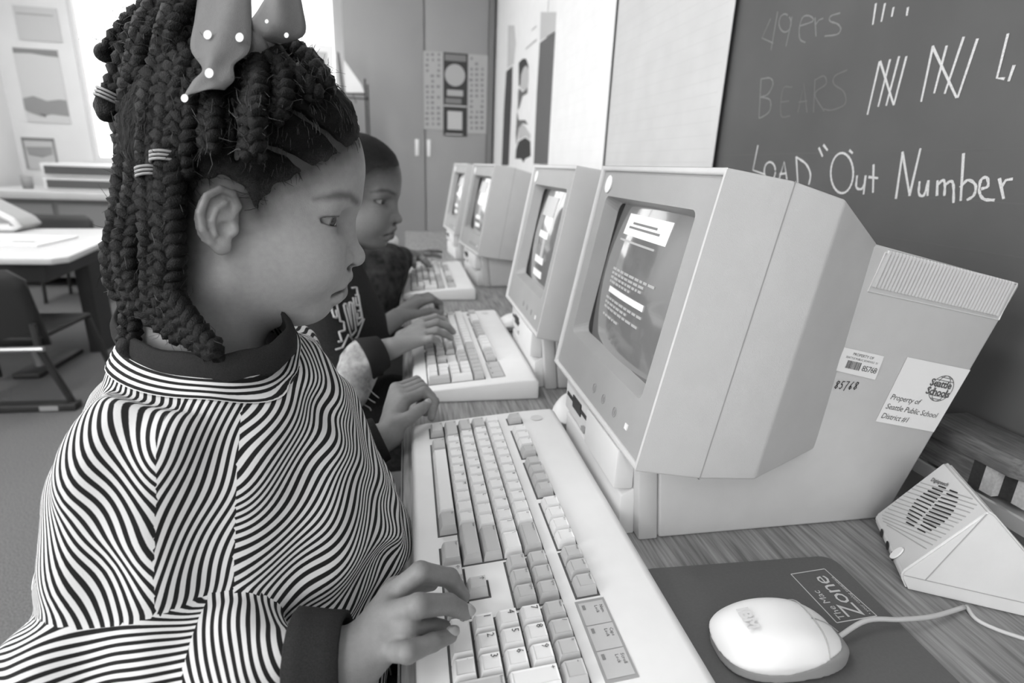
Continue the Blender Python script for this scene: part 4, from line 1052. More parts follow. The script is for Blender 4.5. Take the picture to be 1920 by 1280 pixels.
def nail(m, tip, prev, up, k=1.0):
    tip, prev = np.asarray(tip, float), np.asarray(prev, float)
    d = unit(tip - prev); up = unit(up - d * np.dot(up, d)); s = np.cross(d, up)
    c = tip + up * 0.0060 * k - d * 0.0002
    L = []
    for q, hgt in ((1.0, -0.0008), (0.8, 0.0008), (0.01, 0.0013)):
        L.append([c + d * 0.0058 * k * q * math.cos(a) + s * 0.0047 * k * q * math.sin(a) + up * (hgt - 0.0016 * (q * math.sin(a)) ** 2) for a in np.linspace(0, 2 * math.pi, 16, endpoint=False)])
    m.loft(L, cap=False)
def join(parts):
    Vs, Fs, n = [], [], 0
    for V, F in parts: Vs.append(V); Fs.append(F + n); n += len(V)
    return np.concatenate(Vs), np.concatenate(Fs)
def orient(V, F):
    a, b, c = V[F[:, 0]], V[F[:, 1]], V[F[:, 2]]
    vol = np.einsum('ij,ij->i', a, np.cross(b, c)).sum()
    return F[:, ::-1].copy() if vol < 0 else F
def eyeball(parent, O, Rm, sgn, gaze, r=EYE_R, name='eye'):
    """ball with pale white, dark iris and pupil turned along gaze (head axes)"""
    N, M_ = 24, 20; V = []; F = []; T = []
    g = unit(gaze)
    for j in range(M_ + 1):
        th = math.pi * j / M_
        for i in range(N):
            ph = 2 * math.pi * i / N
            V.append((math.sin(th) * math.cos(ph), math.sin(th) * math.sin(ph), math.cos(th)))
    V = np.array(V)
    a = unit(np.cross(g, [0, 0, 1.0])); b = np.cross(a, g)
    Wd = V[:, [0]] * a + V[:, [1]] * b + V[:, [2]] * g
    ang = np.degrees(np.arccos(np.clip(V[:, 2], -1, 1)))
    tone = np.where(ang < 12, 0.008, np.where(ang < 34, 0.022, np.where(ang < 38, 0.010, 0.40)))
    F = np.array([(j * N + i, j * N + (i + 1) % N, (j + 1) * N + (i + 1) % N, (j + 1) * N + i) for j in range(M_) for i in range(N)])
    c = EYE_C * [1, sgn, 1]
    Vw = to_world(Wd * r + c, O, Rm)
    me = np_mesh(name, Vw, orient(Vw, F), {'tone': tone3(tone)})
    return link(name, me, mat('eye_wet', 0.5, 0.12, 0.6, attr='tone', coat=0.5), parent)
M_SKIN = mat('skin', 0.2, 0.5, 0.35, 0.06, 220, 0.22, 900, attr='tone')
M_NAIL = mat('finger_nail', 0.36, 0.35, 0.5)
M_HAIR = mat('hair_dark', 0.0032, 0.5, 0.20, 0.8, 700, 1.0, 1000)
M_CAP = mat('hair_scalp', 0.005, 0.7, 0.15, 0.6, 900, 1.0, 1300, attr='tone')
def striped(name, dark, light, period, duty=0.5):
    m = bpy.data.materials.new(name); m.use_nodes = True; nt = m.node_tree; b = nt.nodes['Principled BSDF']
    b.inputs['Roughness'].default_value = 0.9; b.inputs['Specular IOR Level'].default_value = 0.15
    a = nt.nodes.new('ShaderNodeAttribute'); a.attribute_name = 'thread'
    dv = nt.nodes.new('ShaderNodeMath'); dv.operation = 'DIVIDE'; dv.inputs[1].default_value = period
    fr = nt.nodes.new('ShaderNodeMath'); fr.operation = 'FRACT'
    tri = nt.nodes.new('ShaderNodeMath'); tri.operation = 'PINGPONG'; tri.inputs[1].default_value = 0.5
    nt.links.new(a.outputs['Fac'], dv.inputs[0]); nt.links.new(dv.outputs[0], fr.inputs[0]); nt.links.new(fr.outputs[0], tri.inputs[0])
    mr = nt.nodes.new('ShaderNodeMapRange'); mr.inputs[1].default_value = 0.5 * duty - 0.03; mr.inputs[2].default_value = 0.5 * duty + 0.03
    mr.inputs[3].default_value = dark; mr.inputs[4].default_value = light
    nt.links.new(tri.outputs[0], mr.inputs[0])
    nt.links.new(mr.outputs[0], b.inputs['Base Color'])
    tc = nt.nodes.new('ShaderNodeTexCoord'); nz = nt.nodes.new('ShaderNodeTexNoise'); nz.inputs['Scale'].default_value = 1500
    bp = nt.nodes.new('ShaderNodeBump'); bp.inputs['Strength'].default_value = 0.35; bp.inputs['Distance'].default_value = 0.0008
    nt.links.new(tc.outputs['Object'], nz.inputs['Vector']); nt.links.new(nz.outputs['Fac'], bp.inputs['Height']); nt.links.new(bp.outputs[0], b.inputs['Normal'])
    return m
def march(fn, px, py, d0=0.3, d1=3.0, n=900):
    ds = np.linspace(d0, d1, n); P = np.array([at_d(px, py, d) for d in ds], np.float32); v = fn(P)
    i = np.where(v < 0)[0]
    return at_d(px, py, ds[i[0]]) if len(i) else None
def braid_mesh(path, r, turns_per_m=72, seg=0.0021, lump=0.25):
    """three strands plaited round a smooth path"""
    pts = smooth_path(path, 10); pts = np.array(pts)
    L = np.r_[0, np.cumsum(np.linalg.norm(np.diff(pts, axis=0), axis=1))]
    n = max(6, int(L[-1] / seg)); s = np.linspace(0, L[-1], n)
    C_ = np.stack([np.interp(s, L, pts[:, k]) for k in range(3)], 1)
    T = np.gradient(C_, axis=0); T /= np.linalg.norm(T, axis=1)[:, None]
    ref = np.array([0.3, 1.0, 0.2]); A = np.cross(T, ref); A /= np.linalg.norm(A, axis=1)[:, None]; B = np.cross(A, T)
    rr_ = r if hasattr(r, '__len__') else [r, r]
    R_ = np.interp(s / L[-1], np.linspace(0, 1, len(rr_)), rr_)
    m = MB()
    for k in range(3):
        ph = 2 * math.pi * (s * turns_per_m / 3 * 1.6 + k / 3)
        P = C_ + A * (R_ * 0.62 * np.sin(ph))[:, None] + B * (R_ * 0.36 * np.sin(2 * ph))[:, None]
        m.tube(list(P), list(R_ * 0.54 * (1 + 0.10 * np.sin(s * 900 + k * 2.1))), 6)
    return m
# ------------------------------------------------------------------ the girl in the striped sweatshirt
girl = thing('person', 'girl with long braids, dotted hair bow and striped sweatshirt at the nearest keyboard', 'person', (0, 0, 0))
GO = np.array([-0.1628, 0.5346, 1.0252]); GR = head_axes(math.radians(13), math.radians(12))
gw = lambda p: GO + GR @ np.asarray(p, float)
NECKB = (0.000, -0.004, -0.165)
def girl_head(P):
    return smin(head_sdf(P), neck_sdf(P, NECKB), 0.022)
V, F = grid_mesh(girl_head, (-0.085, -0.098, -0.185), (0.138, 0.098, 0.145), 0.0015)
V = relax(V, F, 2, 0.4)
tone = skin_tone(V, 0.36)
hw_, hf_ = to_world(V, GO, GR), F
# right hand on the arrow keys (near the camera), left hand at the far corner of the keyboard
hz = lambda x, y, z: on_z(640 + x * 0.19526, 1020 + y * 0.19526, z)
hA = [[hz(480, 500, 0.770), hz(760, 270, 0.790), hz(1040, 320, 0.776), hz(1165, 500, 0.757)],
      [hz(440, 690, 0.770), hz(740, 590, 0.788), hz(1030, 575, 0.772), hz(1190, 650, 0.757)],
      [hz(420, 860, 0.764), hz(640, 800, 0.772), hz(850, 790, 0.760), hz(980, 800, 0.752)],
      [hz(400, 1010, 0.757), hz(640, 1040, 0.770), hz(880, 940, 0.765), hz(1050, 880, 0.756)]]
hAw = hz(150, 1090, 0.748)
hAt = [hAw * 0.8 + hA[0][0] * 0.2 + [0, 0.012, -0.004], hz(520, 430, 0.752), hz(720, 370, 0.752), hz(860, 370, 0.748)]
hAe = hAw + unit(np.array([-0.135, 0.335, 0.728]) - hAw) * 0.06
V1, F1, t1 = hand_mesh(hA, hAw, hAe, hAt, 0.0014, 0.98)
lz = lambda x, y, z: on_z(540 + x * 0.2969, 500 + y * 0.2969, z)
hB = [[lz(730, 850, 0.752), lz(860, 790, 0.757), lz(925, 850, 0.745), lz(905, 950, 0.728)]]
for k, dx in ((1, 0.4), (2, 0.75), (3, 1.0)):
    o = np.array([-0.004, 0.019, -0.001]) * k
    hB.append([hB[0][0] + o, hB[0][1] + o + [0.002, 0, 0], hB[0][2] + o, hB[0][3] + o + [-0.004, 0, 0]])
hBw = lz(640, 1055, 0.722)
hBt = [lz(690, 990, 0.736), lz(765, 955, 0.744), lz(835, 900, 0.750), lz(880, 868, 0.750)]
hBe = hBw + np.array([-0.062, -0.020, -0.032])
V2, F2, t2 = hand_mesh(hB, hBw, hBe, hBt, 0.0018, 0.98)
# trunk hidden under the sweatshirt, upper arms and legs
def girl_trunk(P):
    d = s_cone(P, (-0.165, 0.52, 0.84), (-0.17, 0.50, 0.545), 0.075, 0.10)
    d = smin(d, s_cone(P, (-0.170, 0.47, 0.850), (-0.170, 0.59, 0.850), 0.030, 0.030), 0.03)
    d = smin(d, s_cone(P, (-0.180, 0.44, 0.845), (-0.205, 0.372, 0.735), 0.030, 0.024), 0.02)
    d = smin(d, s_cone(P, (-0.205, 0.372, 0.735), hAw + [-0.03, 0, -0.002], 0.024, 0.018), 0.01)
    d = smin(d, s_cone(P, (-0.17, 0.63, 0.86), (-0.14, 0.70, 0.69), 0.034, 0.028), 0.02)
    d = smin(d, s_cone(P, (-0.14, 0.70, 0.69), hBw, 0.028, 0.018), 0.01)
    return d
V3, F3 = grid_mesh(girl_trunk, (-0.30, 0.29, 0.40), (0.02, 0.80, 0.93), 0.006)
V3 = relax(V3, F3, 2)
BV, BF = join([(hw_, orient(hw_, hf_)), (V1, orient(V1, F1)), (V2, orient(V2, F2)), (V3, orient(V3, F3))])
BT = np.concatenate([tone, 0.205 * t1, 0.215 * t2, np.full(len(V3), 0.3)])
link('body', np_mesh('body', BV, BF, {'tone': tone3(BT)}), M_SKIN, girl)
for s in (-1, 1): eyeball(girl, GO, GR, s, (0.90, -0.36, -0.18))
nm = []
for f in hA[1:2] + hA[3:4]:
    m = MB(); nail(m, f[3], f[2], (0.25, -0.35, 0.9) if f is hA[1] else (-0.05, -0.25, 1.0), 1.0); m.build('nail', M_NAIL, girl, smooth=True)
m = MB(); nail(m, hBt[3], hBt[2], (-0.1, -0.45, 0.9), 1.1); m.build('nail', M_NAIL, girl, smooth=True)
# ---- sweatshirt
cB, cF, cN = at_d(218, 640, 0.482), at_d(541, 612, 0.505), at_d(436, 704, 0.432)
cC = (cB + cF) / 2; cA = (cF - cB) / 2; cP = cN - cC
RING = [cC + cA * math.cos(q) + cP * math.sin(q) for q in np.linspace(0, 2 * math.pi, 72, endpoint=False)]
RINGU = [p * 0.955 + cC * 0.045 for p in RING]
def ring_dist(P):
    R_ = np.array(RING, np.float32); d = np.full(len(P), 1e9, np.float32)
    for p in R_: d = np.minimum(d, np.linalg.norm(P - p, axis=1))
    return d
def p_torso(P):
    d = s_ell(P, (-0.165, 0.525, 0.81), (0.105, 0.150, 0.110))
    d = smin(d, s_ell(P, (-0.138, 0.50, 0.70), (0.121, 0.155, 0.150)), 0.05)
    d = smin(d, s_cone(P, (-0.15, 0.51, 0.70), (-0.16, 0.49, 0.50), 0.125, 0.13), 0.05)
    d = smin(d, s_cone(P, cC + [0, 0, -0.045], cC + [-0.002, 0, -0.026], 0.095, 0.072), 0.04)
    return d
def p_sleeve(P):
    d = s_ell(P, (-0.198, 0.420, 0.808), (0.070, 0.066, 0.100))
    d = smin(d, s_ell(P, (-0.202, 0.388, 0.768), (0.066, 0.054, 0.048)), 0.03)
    return d
def p_fore(P):
    d = s_cone(P, (-0.228, 0.352, 0.722), (-0.135, 0.335, 0.726), 0.056, 0.048)
    return smin(d, s_cone(P, (-0.135, 0.335, 0.726), hAw + [-0.058, 0.0, -0.005], 0.048, 0.029), 0.015)
def p_far(P):
    d = s_cone(P, (-0.165, 0.63, 0.85), (-0.135, 0.71, 0.70), 0.066, 0.058)
    return smin(d, s_cone(P, (-0.135, 0.71, 0.70), hBw + [-0.066, -0.018, -0.026], 0.056, 0.029), 0.02)
def folds(P):
    x, y, z = P[:, 0], P[:, 1], P[:, 2]
    f = 0.0030 * np.sin((x * 0.9 - z * 0.35) * 120 + 3 * np.sin(z * 16))
    f += 0.0022 * np.sin(x * 70 + z * 95 + 2 * np.sin(y * 40))
    lo = np.clip((0.80 - z) / 0.08, 0, 1)
    f += 0.0028 * lo * np.sin(z * 170 + x * 60 + 2 * np.sin(x * 40))
    return f + 0.0022 * fnoise(P, 55, 11)
e1, e2 = unit(cA), unit(cP - unit(cA) * np.dot(cP, unit(cA))); nup = unit(np.cross(e1, e2)); nup = nup if nup[2] > 0 else -nup
RPI = np.linalg.pinv(np.stack([cA, cP], 1))           # coordinates in the skewed axes of the neck ring
def shirt(P):
    a, b, c, d = p_torso(P), p_sleeve(P), p_fore(P), p_far(P)
    s = smin(a, b, 0.022); s = smin(s, c, 0.007); s = smin(s, d, 0.018)
    rd = np.clip(ring_dist(P) / 0.05, 0.12, 1)
    s = s + folds(P) * rd
    q_ = P - cC; ra, rb = np.linalg.norm(cA), np.linalg.norm(cP)                # the yoke falls away from the neck ring
    uv = q_ @ RPI.T; rho = (np.hypot(uv[:, 0], uv[:, 1]) - 1) * 0.5 * (ra + rb)
    c_ = q_ @ nup + 0.003 + 0.40 * np.maximum(rho, 0) - 1.1 * np.maximum(rho - 0.032, 0)
    return smax(s, c_, 0.006)
V, F = grid_mesh(shirt, (-0.33, 0.26, 0.52), (0.02, 0.82, 0.98), 0.0034)
V = relax(V, F, 3); F = orient(V, F)
# trim what lies inside the neck ring (open neckline)
q = V - cC; ua, ub = (q @ RPI.T).T
inside = (np.hypot(ua, ub) < 1.0) & (np.abs(q @ nup) < 0.10) & (V[:, 2] > 0.86)
F = F[~inside[F].all(1)]
fc = V[F].mean(1)
D4 = np.stack([p_torso(fc), p_sleeve(fc), p_fore(fc), p_far(fc)], 1); reg = D4.argmin(1)
xs = -0.172 + 0.0 * fc[:, 2]
reg = np.where((reg == 1) & (fc[:, 0] < xs), 4, reg)
reg = np.where((reg == 0) & (fc[:, 0] < xs), 4, reg)
reg = np.where((reg == 0) & (fc[:, 1] < 0.47) & (fc[:, 0] < -0.128), 1, reg)
band = ring_dist(fc) < 0.0185
reg = np.where(band & (reg != 2), 5, reg)
reg = np.where((reg == 2) & (fc[:, 0] > -0.145), 6, reg)
cl = V[F].reshape(-1, 3); rg = np.repeat(reg, 4)
wv = 0.0023 * np.sin(cl[:, 2] * 75 + cl[:, 0] * 60) + 0.0014 * np.sin(cl[:, 2] * 150 - cl[:, 1] * 90 + 1.3)
wv = wv + 0.35 * folds(cl)
xs = -0.172 + 0.02 * (cl[:, 2] - 0.85); s_ = cl[:, 0] - xs
c0 = np.array([-0.185, 0.40, 0.945])
def wrap(P, c, ax, r):                    # arc length round an axis, and length along it
    ax = unit(ax); a_ = unit(np.cross(ax, [0, 1.0, 0.0])); b_ = np.cross(ax, a_); q_ = P - c
    th = np.arctan2(q_ @ a_, q_ @ -b_)
    return th * r, q_ @ ax
ph = np.zeros(len(cl))
ph = np.where(rg == 0, np.linalg.norm((cl - c0) * [1, 0.75, 1], axis=1) + 1.5 * wv, ph)
sc = np.array([-0.190, 0.435, 0.80]); v_ = cl - sc
sa = 0.095 * np.arcsin(np.clip((v_[:, 0] - 0.018) / 0.098, -0.97, 0.97)); ta = v_[:, 2]
ph = np.where(rg == 1, sa * 0.93 - ta * 0.37 + 0.8 * wv, ph)
ph = np.where(rg == 4, -sa * 0.80 - ta * 0.58 + (v_[:, 1]) * 0.12 + 0.9 * wv, ph)
fs1, fa1 = wrap(cl, np.array([-0.228, 0.352, 0.722]), np.array([0.093, -0.017, 0.006]), 0.054)
ph = np.where(rg == 2, fs1 + 0.22 * fa1 + 0.8 * wv, ph)
ph = np.where(rg == 6, fa1 * 0.86 - fs1 * 0.42 + wv, ph)
ph = np.where(rg == 3, (cl - hBw) @ unit(hBw - np.array([-0.135, 0.71, 0.70])) + wv, ph)
ph = np.where(rg == 5, ring_dist(cl) * 1.28, ph)
me = np_mesh('sweatshirt', V, F)
a = me.attributes.new('thread', 'FLOAT', 'CORNER'); a.data.foreach_set('value', (ph + 1.0).astype(np.float32))
so = link('sweatshirt', me, striped('striped_jersey', 0.018, 0.70, 0.0056, 0.48), girl)
M_RIB = mat('black_rib_knit', 0.022, 0.9, 0.2, 0.3, 900, 0.7, 1500)
# ribbed neckband standing above the ring
nb = MB(); lo_ = RING
def bandpt(i, h, o):
    p = RING[i]; out = unit(p - cC); return p + nup * h + out * o
NL = []
for h, o in ((-0.004, 0.0005), (0.004, 0.0022), (0.011, 0.0008), (0.0165, -0.0025), (0.0178, -0.0050), (0.0150, -0.0062), (0.006, -0.0045), (-0.008, -0.004)):
    NL.append([bandpt(i, h + 0.0012 * math.sin(i * 0.9), o) for i in range(72)])
nb.loft(NL, cap=False); nb.build('neckband', M_RIB, so, smooth=True)
# striped band sewn on below the neckband
CB = []; CBP = []
for i in range(72):
    p0 = RING[i]; out = unit(p0 - cC); row = []
    for j in range(7):
        p = p0 + out * 0.0185 * j / 6 - nup * 0.011 * j / 6
        for _ in range(6):
            P_ = np.array([p, p + [2e-3, 0, 0], p + [0, 2e-3, 0], p + [0, 0, 2e-3]], np.float32); v_ = shirt(P_)
            g_ = np.array([v_[1] - v_[0], v_[2] - v_[0], v_[3] - v_[0]]) / 2e-3
            if j == 0 and v_[0] > 0: break
            p = p - g_ * (v_[0] - 0.0022) * 0.8 / max(0.3, float(g_ @ g_))
        row.append(p)
    CB.append(row)
arcl = np.zeros(72)
for i in range(72):
    CBP.append(np.r_[0, np.cumsum([np.linalg.norm(CB[i][j + 1] - CB[i][j]) for j in range(6)])])
CBV = np.array([p for r_ in CB for p in r_]); CBV2 = CBV.reshape(72, 7, 3)
CBV2 = (CBV2 + np.roll(CBV2, 1, 0) + np.roll(CBV2, -1, 0)) / 3
CBF = np.array([(i * 7 + j, ((i + 1) % 72) * 7 + j, ((i + 1) % 72) * 7 + j + 1, i * 7 + j + 1) for i in range(72) for j in range(6)])
me2 = np_mesh('collar_band', CBV2.reshape(-1, 3), CBF, {'thread': np.tile(np.linspace(0, 4.0, 7), 72) * 0.0056 + 0.0022})
link('collar_band', me2, striped('striped_jersey_band', 0.018, 0.70, 0.0056, 0.48), so)
def cuff(c0_, c1_, r0, r1, name='cuff'):
    m = MB(); c0_, c1_ = np.asarray(c0_), np.asarray(c1_); d = unit(c1_ - c0_); a = unit(np.cross(d, [0, 0, 1.0])); b = np.cross(a, d); L = []
    for t_, k in ((0, 1.0), (0.04, 1.06), (0.3, 1.05), (0.7, 1.02), (0.97, 1.02), (1.0, 0.96), (0.97, 0.86), (0.6, 0.84)):
        r = r0 + (r1 - r0) * t_
        L.append([c0_ + (c1_ - c0_) * t_ + (a * math.cos(q) + b * math.sin(q)) * r * k * (1 + 0.012 * math.sin(q * 18)) for q in np.linspace(0, 2 * math.pi, 54, endpoint=False)])
    m.loft(L, cap=False); return m.build(name, M_RIB, so, smooth=True)
cuff(hAw + [-0.040, 0.002, -0.004], hAw + [-0.006, 0, -0.001], 0.036, 0.031)
cuff(hBw + np.array([-0.050, -0.014, -0.019]), hBw + np.array([-0.010, -0.003, -0.004]), 0.036, 0.030)
# ---- trousers and the stool that carries her
def legs(P):
    d = np.full(len(P), 1e9, np.float32)
    for yy in (0.42, 0.56):
        l = s_cone(P, (-0.17, yy + 0.02, 0.50), (0.14, yy, 0.50), 0.075, 0.055)
        l = smin(l, s_cone(P, (0.14, yy, 0.50), (0.10, yy, 0.07), 0.054, 0.036), 0.02)
        l = smin(l, s_cone(P, (0.09, yy, 0.036), (0.20, yy, 0.034), 0.034, 0.032), 0.01)
        d = np.minimum(d, l)
    return smax(d, 0.003 - P[:, 2], 0.003)
V, F = grid_mesh(legs, (-0.27, 0.32, -0.01), (0.25, 0.68, 0.60), 0.009)
link('trousers', np_mesh('trousers', relax(V, F, 2), orient(V, F)), mat('dark_denim', 0.05, 0.9, 0.1, 0.2, 200), girl)
st = thing('stool', 'low dark stool beneath the girl in the striped sweatshirt', 'stool', (-0.17, 0.5, 0))
MB().box(-0.16, 0.15, -0.16, 0.16, 0.385, 0.41).build('seat', M_BLACK, st, bevel=0.008)
for sx in (-0.13, 0.12):
    for sy in (-0.13, 0.13): MB().tube([(sx, sy, 0.385), (sx * 1.15, sy * 1.15, 0)], 0.011, 8).build('leg', M_GREY, st)
# ---- hair: scalp cap with parted sections
PARTS = [[(0.039, 0.098), (0.054, 0.094), (0.072, 0.087), (0.086, 0.079)], [(0.024, 0.066), (0.044, 0.064), (0.063, 0.056)], [(0.003, 0.093), (0.008, 0.081), (0.012, 0.070), (0.011, 0.052)], [(-0.021, 0.045), (-0.015, 0.057), (-0.010, 0.072)]]
def hair_cap(P):
    A = P.copy()
    hd = np.minimum(head_sdf(A, ears=False), neck_sdf(A, NECKB))
    reg_ = poly2d(P[:, 0], P[:, 2], HAIRLINE) + 0.0024 * fnoise(P, 420, 5, 2)
    thick = 0.0075 + 0.0016 * fnoise(P, 260, 9, 2) + 0.0009 * fnoise(P, 620, 12, 1)
    thick = thick * np.clip(-reg_ / 0.022, 0.05, 1)
    pd = np.full(len(P), 1e9, np.float32)
    for l in PARTS:
        for a, b in zip(l[:-1], l[1:]):
            pd = np.minimum(pd, poly_seg(P[:, 0], P[:, 2], a, b))
    pd = pd + 0.0012 * fnoise(P, 500, 21, 1)
    thick = thick - 0.0115 * np.exp(-(pd / 0.0023) ** 2)
    return smax(hd - thick, reg_, 0.002)
V, F = grid_mesh(hair_cap, (-0.09, -0.088, -0.10), (0.125, 0.088, 0.152), 0.0016)
V = relax(V, F, 1, 0.4); Vw = to_world(V, GO, GR)
hr_ = poly2d(V[:, 0], V[:, 2], HAIRLINE) + 0.003 * fnoise(V, 500, 19, 2)
link('hair', np_mesh('hair', Vw, orient(Vw, F), {'tone': tone3(0.0035 + 0.034 * np.clip(1 + hr_ / 0.015, 0, 1) ** 1.8)}), M_CAP, girl)
# ---- braids gathered under the bow
bp = lambda *l: [at_d(x, y, d) for x, y, d in l]
BR = [
    ([(455, 95, .455), (400, 55, .44), (345, 60, .425), (308, 115, .415), (292, 190, .412), (284, 270, .415), (287, 350, .415), (290, 430, .415), (288, 500, .42), (292, 560, .425), (325, 605, .425), (372, 640, .42)], .0100),
    ([(440, 110, .45), (385, 95, .43), (345, 115, .415), (325, 180, .408), (318, 260, .408), (320, 340, .408), (318, 420, .41), (322, 490, .415), (318, 545, .42), (345, 590, .415), (380, 635, .41), (408, 662, .405)], .0102),
    ([(450, 80, .47), (380, 40, .46), (310, 50, .45), (268, 110, .445), (250, 190, .44), (246, 280, .44), (240, 350, .44), (226, 420, .44), (214, 490, .44), (228, 545, .445), (262, 580, .44)], .0103),
    ([(450, 75, .48), (370, 20, .47), (300, 30, .455), (252, 80, .45), (226, 135, .45), (212, 172, .45), (204, 190, .45)], .0095),
    ([(450, 70, .49), (370, 5, .49), (300, 10, .48), (255, 40, .475), (225, 70, .47), (205, 95, .47)], .0090),
    ([(445, 90, .48), (380, 60, .47), (315, 90, .46), (272, 150, .455), (262, 230, .455), (262, 310, .455), (266, 390, .455), (262, 460, .455), (258, 530, .455), (248, 590, .455), (243, 640, .455)], .0100),
    ([(445, 100, .47), (360, 80, .45), (310, 120, .44), (280, 190, .432), (268, 270, .43), (262, 345, .43), (250, 410, .43), (240, 470, .43), (246, 530, .432), (270, 575, .432), (300, 600, .43), (335, 625, .425)], .0102),
    ([(445, 110, .47), (370, 110, .45), (325, 150, .435), (304, 220, .43), (303, 300, .43), (305, 380, .43), (304, 460, .432), (306, 530, .435), (312, 580, .435), (350, 625, .428), (395, 655, .42)], .0098),
    ([(450, 60, .50), (370, -10, .50), (310, 0, .49), (262, 70, .485), (238, 150, .48), (236, 240, .48), (238, 310, .48), (232, 380, .48), (225, 450, .48), (230, 520, .48)], .0100),
    ([(450, 60, .47), (390, -20, .46), (330, -25, .45), (290, 30, .44), (262, 90, .435), (258, 150, .432)], .0100),
    ([(450, 70, .45), (400, 0, .435), (350, 0, .425), (318, 60, .418), (306, 130, .416), (300, 160, .416)], .0100),
    ([(455, 95, .44), (420, 120, .425), (402, 165, .412), (396, 215, .404), (394, 262, .400), (392, 285, .399)], .0092),
    ([(470, 90, .44), (480, 120, .425), (478, 165, .408), (474, 215, .398), (475, 262, .394), (477, 300, .393)], .0095),
    ([(480, 85, .45), (512, 105, .436), (528, 150, .424), (524, 195, .414), (512, 225, .408)], .0090),
    ([(480, 85, .47), (530, 88, .465), (568, 118, .458), (598, 148, .452), (618, 172, .450)], .0105),
    ([(475, 90, .48), (520, 85, .485), (560, 105, .485), (590, 130, .485), (612, 160, .485)], .0105),
    ([(450, 100, .44), (415, 100, .425), (372, 150, .412), (352, 210, .405), (346, 270, .405), (345, 330, .410)], .0092),
    ([(470, 95, .44), (500, 115, .43), (545, 140, .432), (575, 165, .434), (596, 188, .436)], .0092),
    ([(455, 85, .50), (400, 30, .52), (340, 60, .52), (320, 140, .515), (335, 230, .515), (338, 320, .515), (335, 420, .515), (330, 500, .515)], .0102),
    ([(455, 85, .51), (410, 30, .54), (370, 70, .545), (365, 160, .54), (370, 260, .54), (365, 360, .54), (352, 450, .54)], .0102),
]
FLY = []
for pth, r in BR:
    b_ = braid_mesh(bp(*pth), [r * 0.9, r * 1.05, r * 1.05, r, r * 0.85])
    b_.v = [tuple(np.array(v) + RNG.randn(3) * 0.0006) for v in b_.v]
    b_.build('braid', M_HAIR, girl, smooth=True)
    fly = np.array(smooth_path(bp(*pth), 6)); FLY.append((fly, r))
fm = MB()
for fly, r in FLY:
    for _ in range(80):
        i = RNG.randint(1, len(fly) - 2); p = fly[i] + unit(RNG.randn(3)) * r * 0.85; t_ = unit(fly[i + 1] - fly[i])
        d = unit(unit(p - fly[i]) * RNG.uniform(0.1, 0.8) + t_ * RNG.uniform(-1, 1)); L_ = RNG.uniform(0.006, 0.017); bend = unit(RNG.randn(3)) * L_ * 0.35
        fm.tube([p, p + d * L_ * 0.5 + bend * 0.5, p + d * L_], [0.00022, 0.0002, 0.00012], 3, cap=False)
sm_ = MB(); idx_ = RNG.permutation(len(V))[:2600]; gp = np.array([0.02, 0, 0.16])
for i in idx_:
    p = V[i]
    if p[1] > 0.02 or p[2] < -0.06: continue
    n_ = unit(p - [0.025, 0, 0.045]); d = gp - p if p[2] > 0.03 else np.array([-0.06, -0.03, 0.02]) - p
    d = d + RNG.randn(3) * 0.02; d = unit(d - n_ * (d @ n_)); L_ = RNG.uniform(0.006, 0.014)
    a0 = p + n_ * 0.0004; a1 = p + d * L_ * 0.5 + n_ * RNG.uniform(0.0006, 0.0022); a2 = p + d * L_ + n_ * 0.0002
    sm_.tube([gw(a0), gw(a1), gw(a2)], [0.0002, 0.0003, 0.00015], 3, cap=False)
rg_ = poly2d(V[:, 0], V[:, 2], HAIRLINE)
for i in RNG.permutation(np.where((rg_ > -0.004) & (V[:, 1] < 0.0))[0])[:900]:
    p = V[i]; n_ = unit(p - [0.025, 0, 0.045]); d = np.array([0.5, 0, -0.6]) + RNG.randn(3) * 0.55; d = unit(d - n_ * (d @ n_)); L_ = RNG.uniform(0.003, 0.010)
    sm_.tube([gw(p), gw(p + d * L_ * 0.5 + n_ * 0.0007), gw(p + d * L_ - n_ * 0.0001 * L_)], [0.00022, 0.0002, 0.0001], 3, cap=False)
sm_.build('scalp_strands', mat('strand_hair', 0.012, 0.55, 0.35), girl, kind='stuff')
fm.build('stray_hair', mat('stray_hair', 0.022, 0.5, 0.5), girl, kind='stuff')
M_TIE = mat('hair_tie', 0.25, 0.3, 0.5)
def tie(px, py, d, ax, r=0.0105, n=3):
    c = at_d(px, py, d); ax = unit(ROT @ np.array([ax[0], ax[1], 0.0])); a = unit(np.cross(ax, ROT @ [0, 0, 1.0])); b = np.cross(ax, a)
    m = MB()
    for k in range(n):
        o = ax * 0.0028 * (k - (n - 1) / 2)
        m.tube([c + o + (a * math.cos(q) + b * math.sin(q)) * r for q in np.linspace(0, 2 * math.pi, 17)], 0.0012, 5, cap=False)
    m.build('hair_tie', M_TIE, girl, smooth=True, kind='stuff')
tie(313, 298, .408, (0, 1)); tie(286, 326, .415, (0.1, 1)); tie(205, 182, .45, (-0.4, 1), 0.0095)
# puffed braid ends
for (px, py, d, r) in ((202, 203, .45, 0.0098), (197, 99, .47, 0.008), (243, 650, .455, 0.009)):
    c = at_d(px, py, d)
    V, F = grid_mesh(lambda P: s_ell(P, c, (r, r, r * 1.05)) + 0.0012 * fnoise(P, 500, 4, 2), c - 0.02, c + 0.02, 0.0016)
    link('braid_end', np_mesh('braid_end', V, orient(V, F)), M_HAIR, girl)
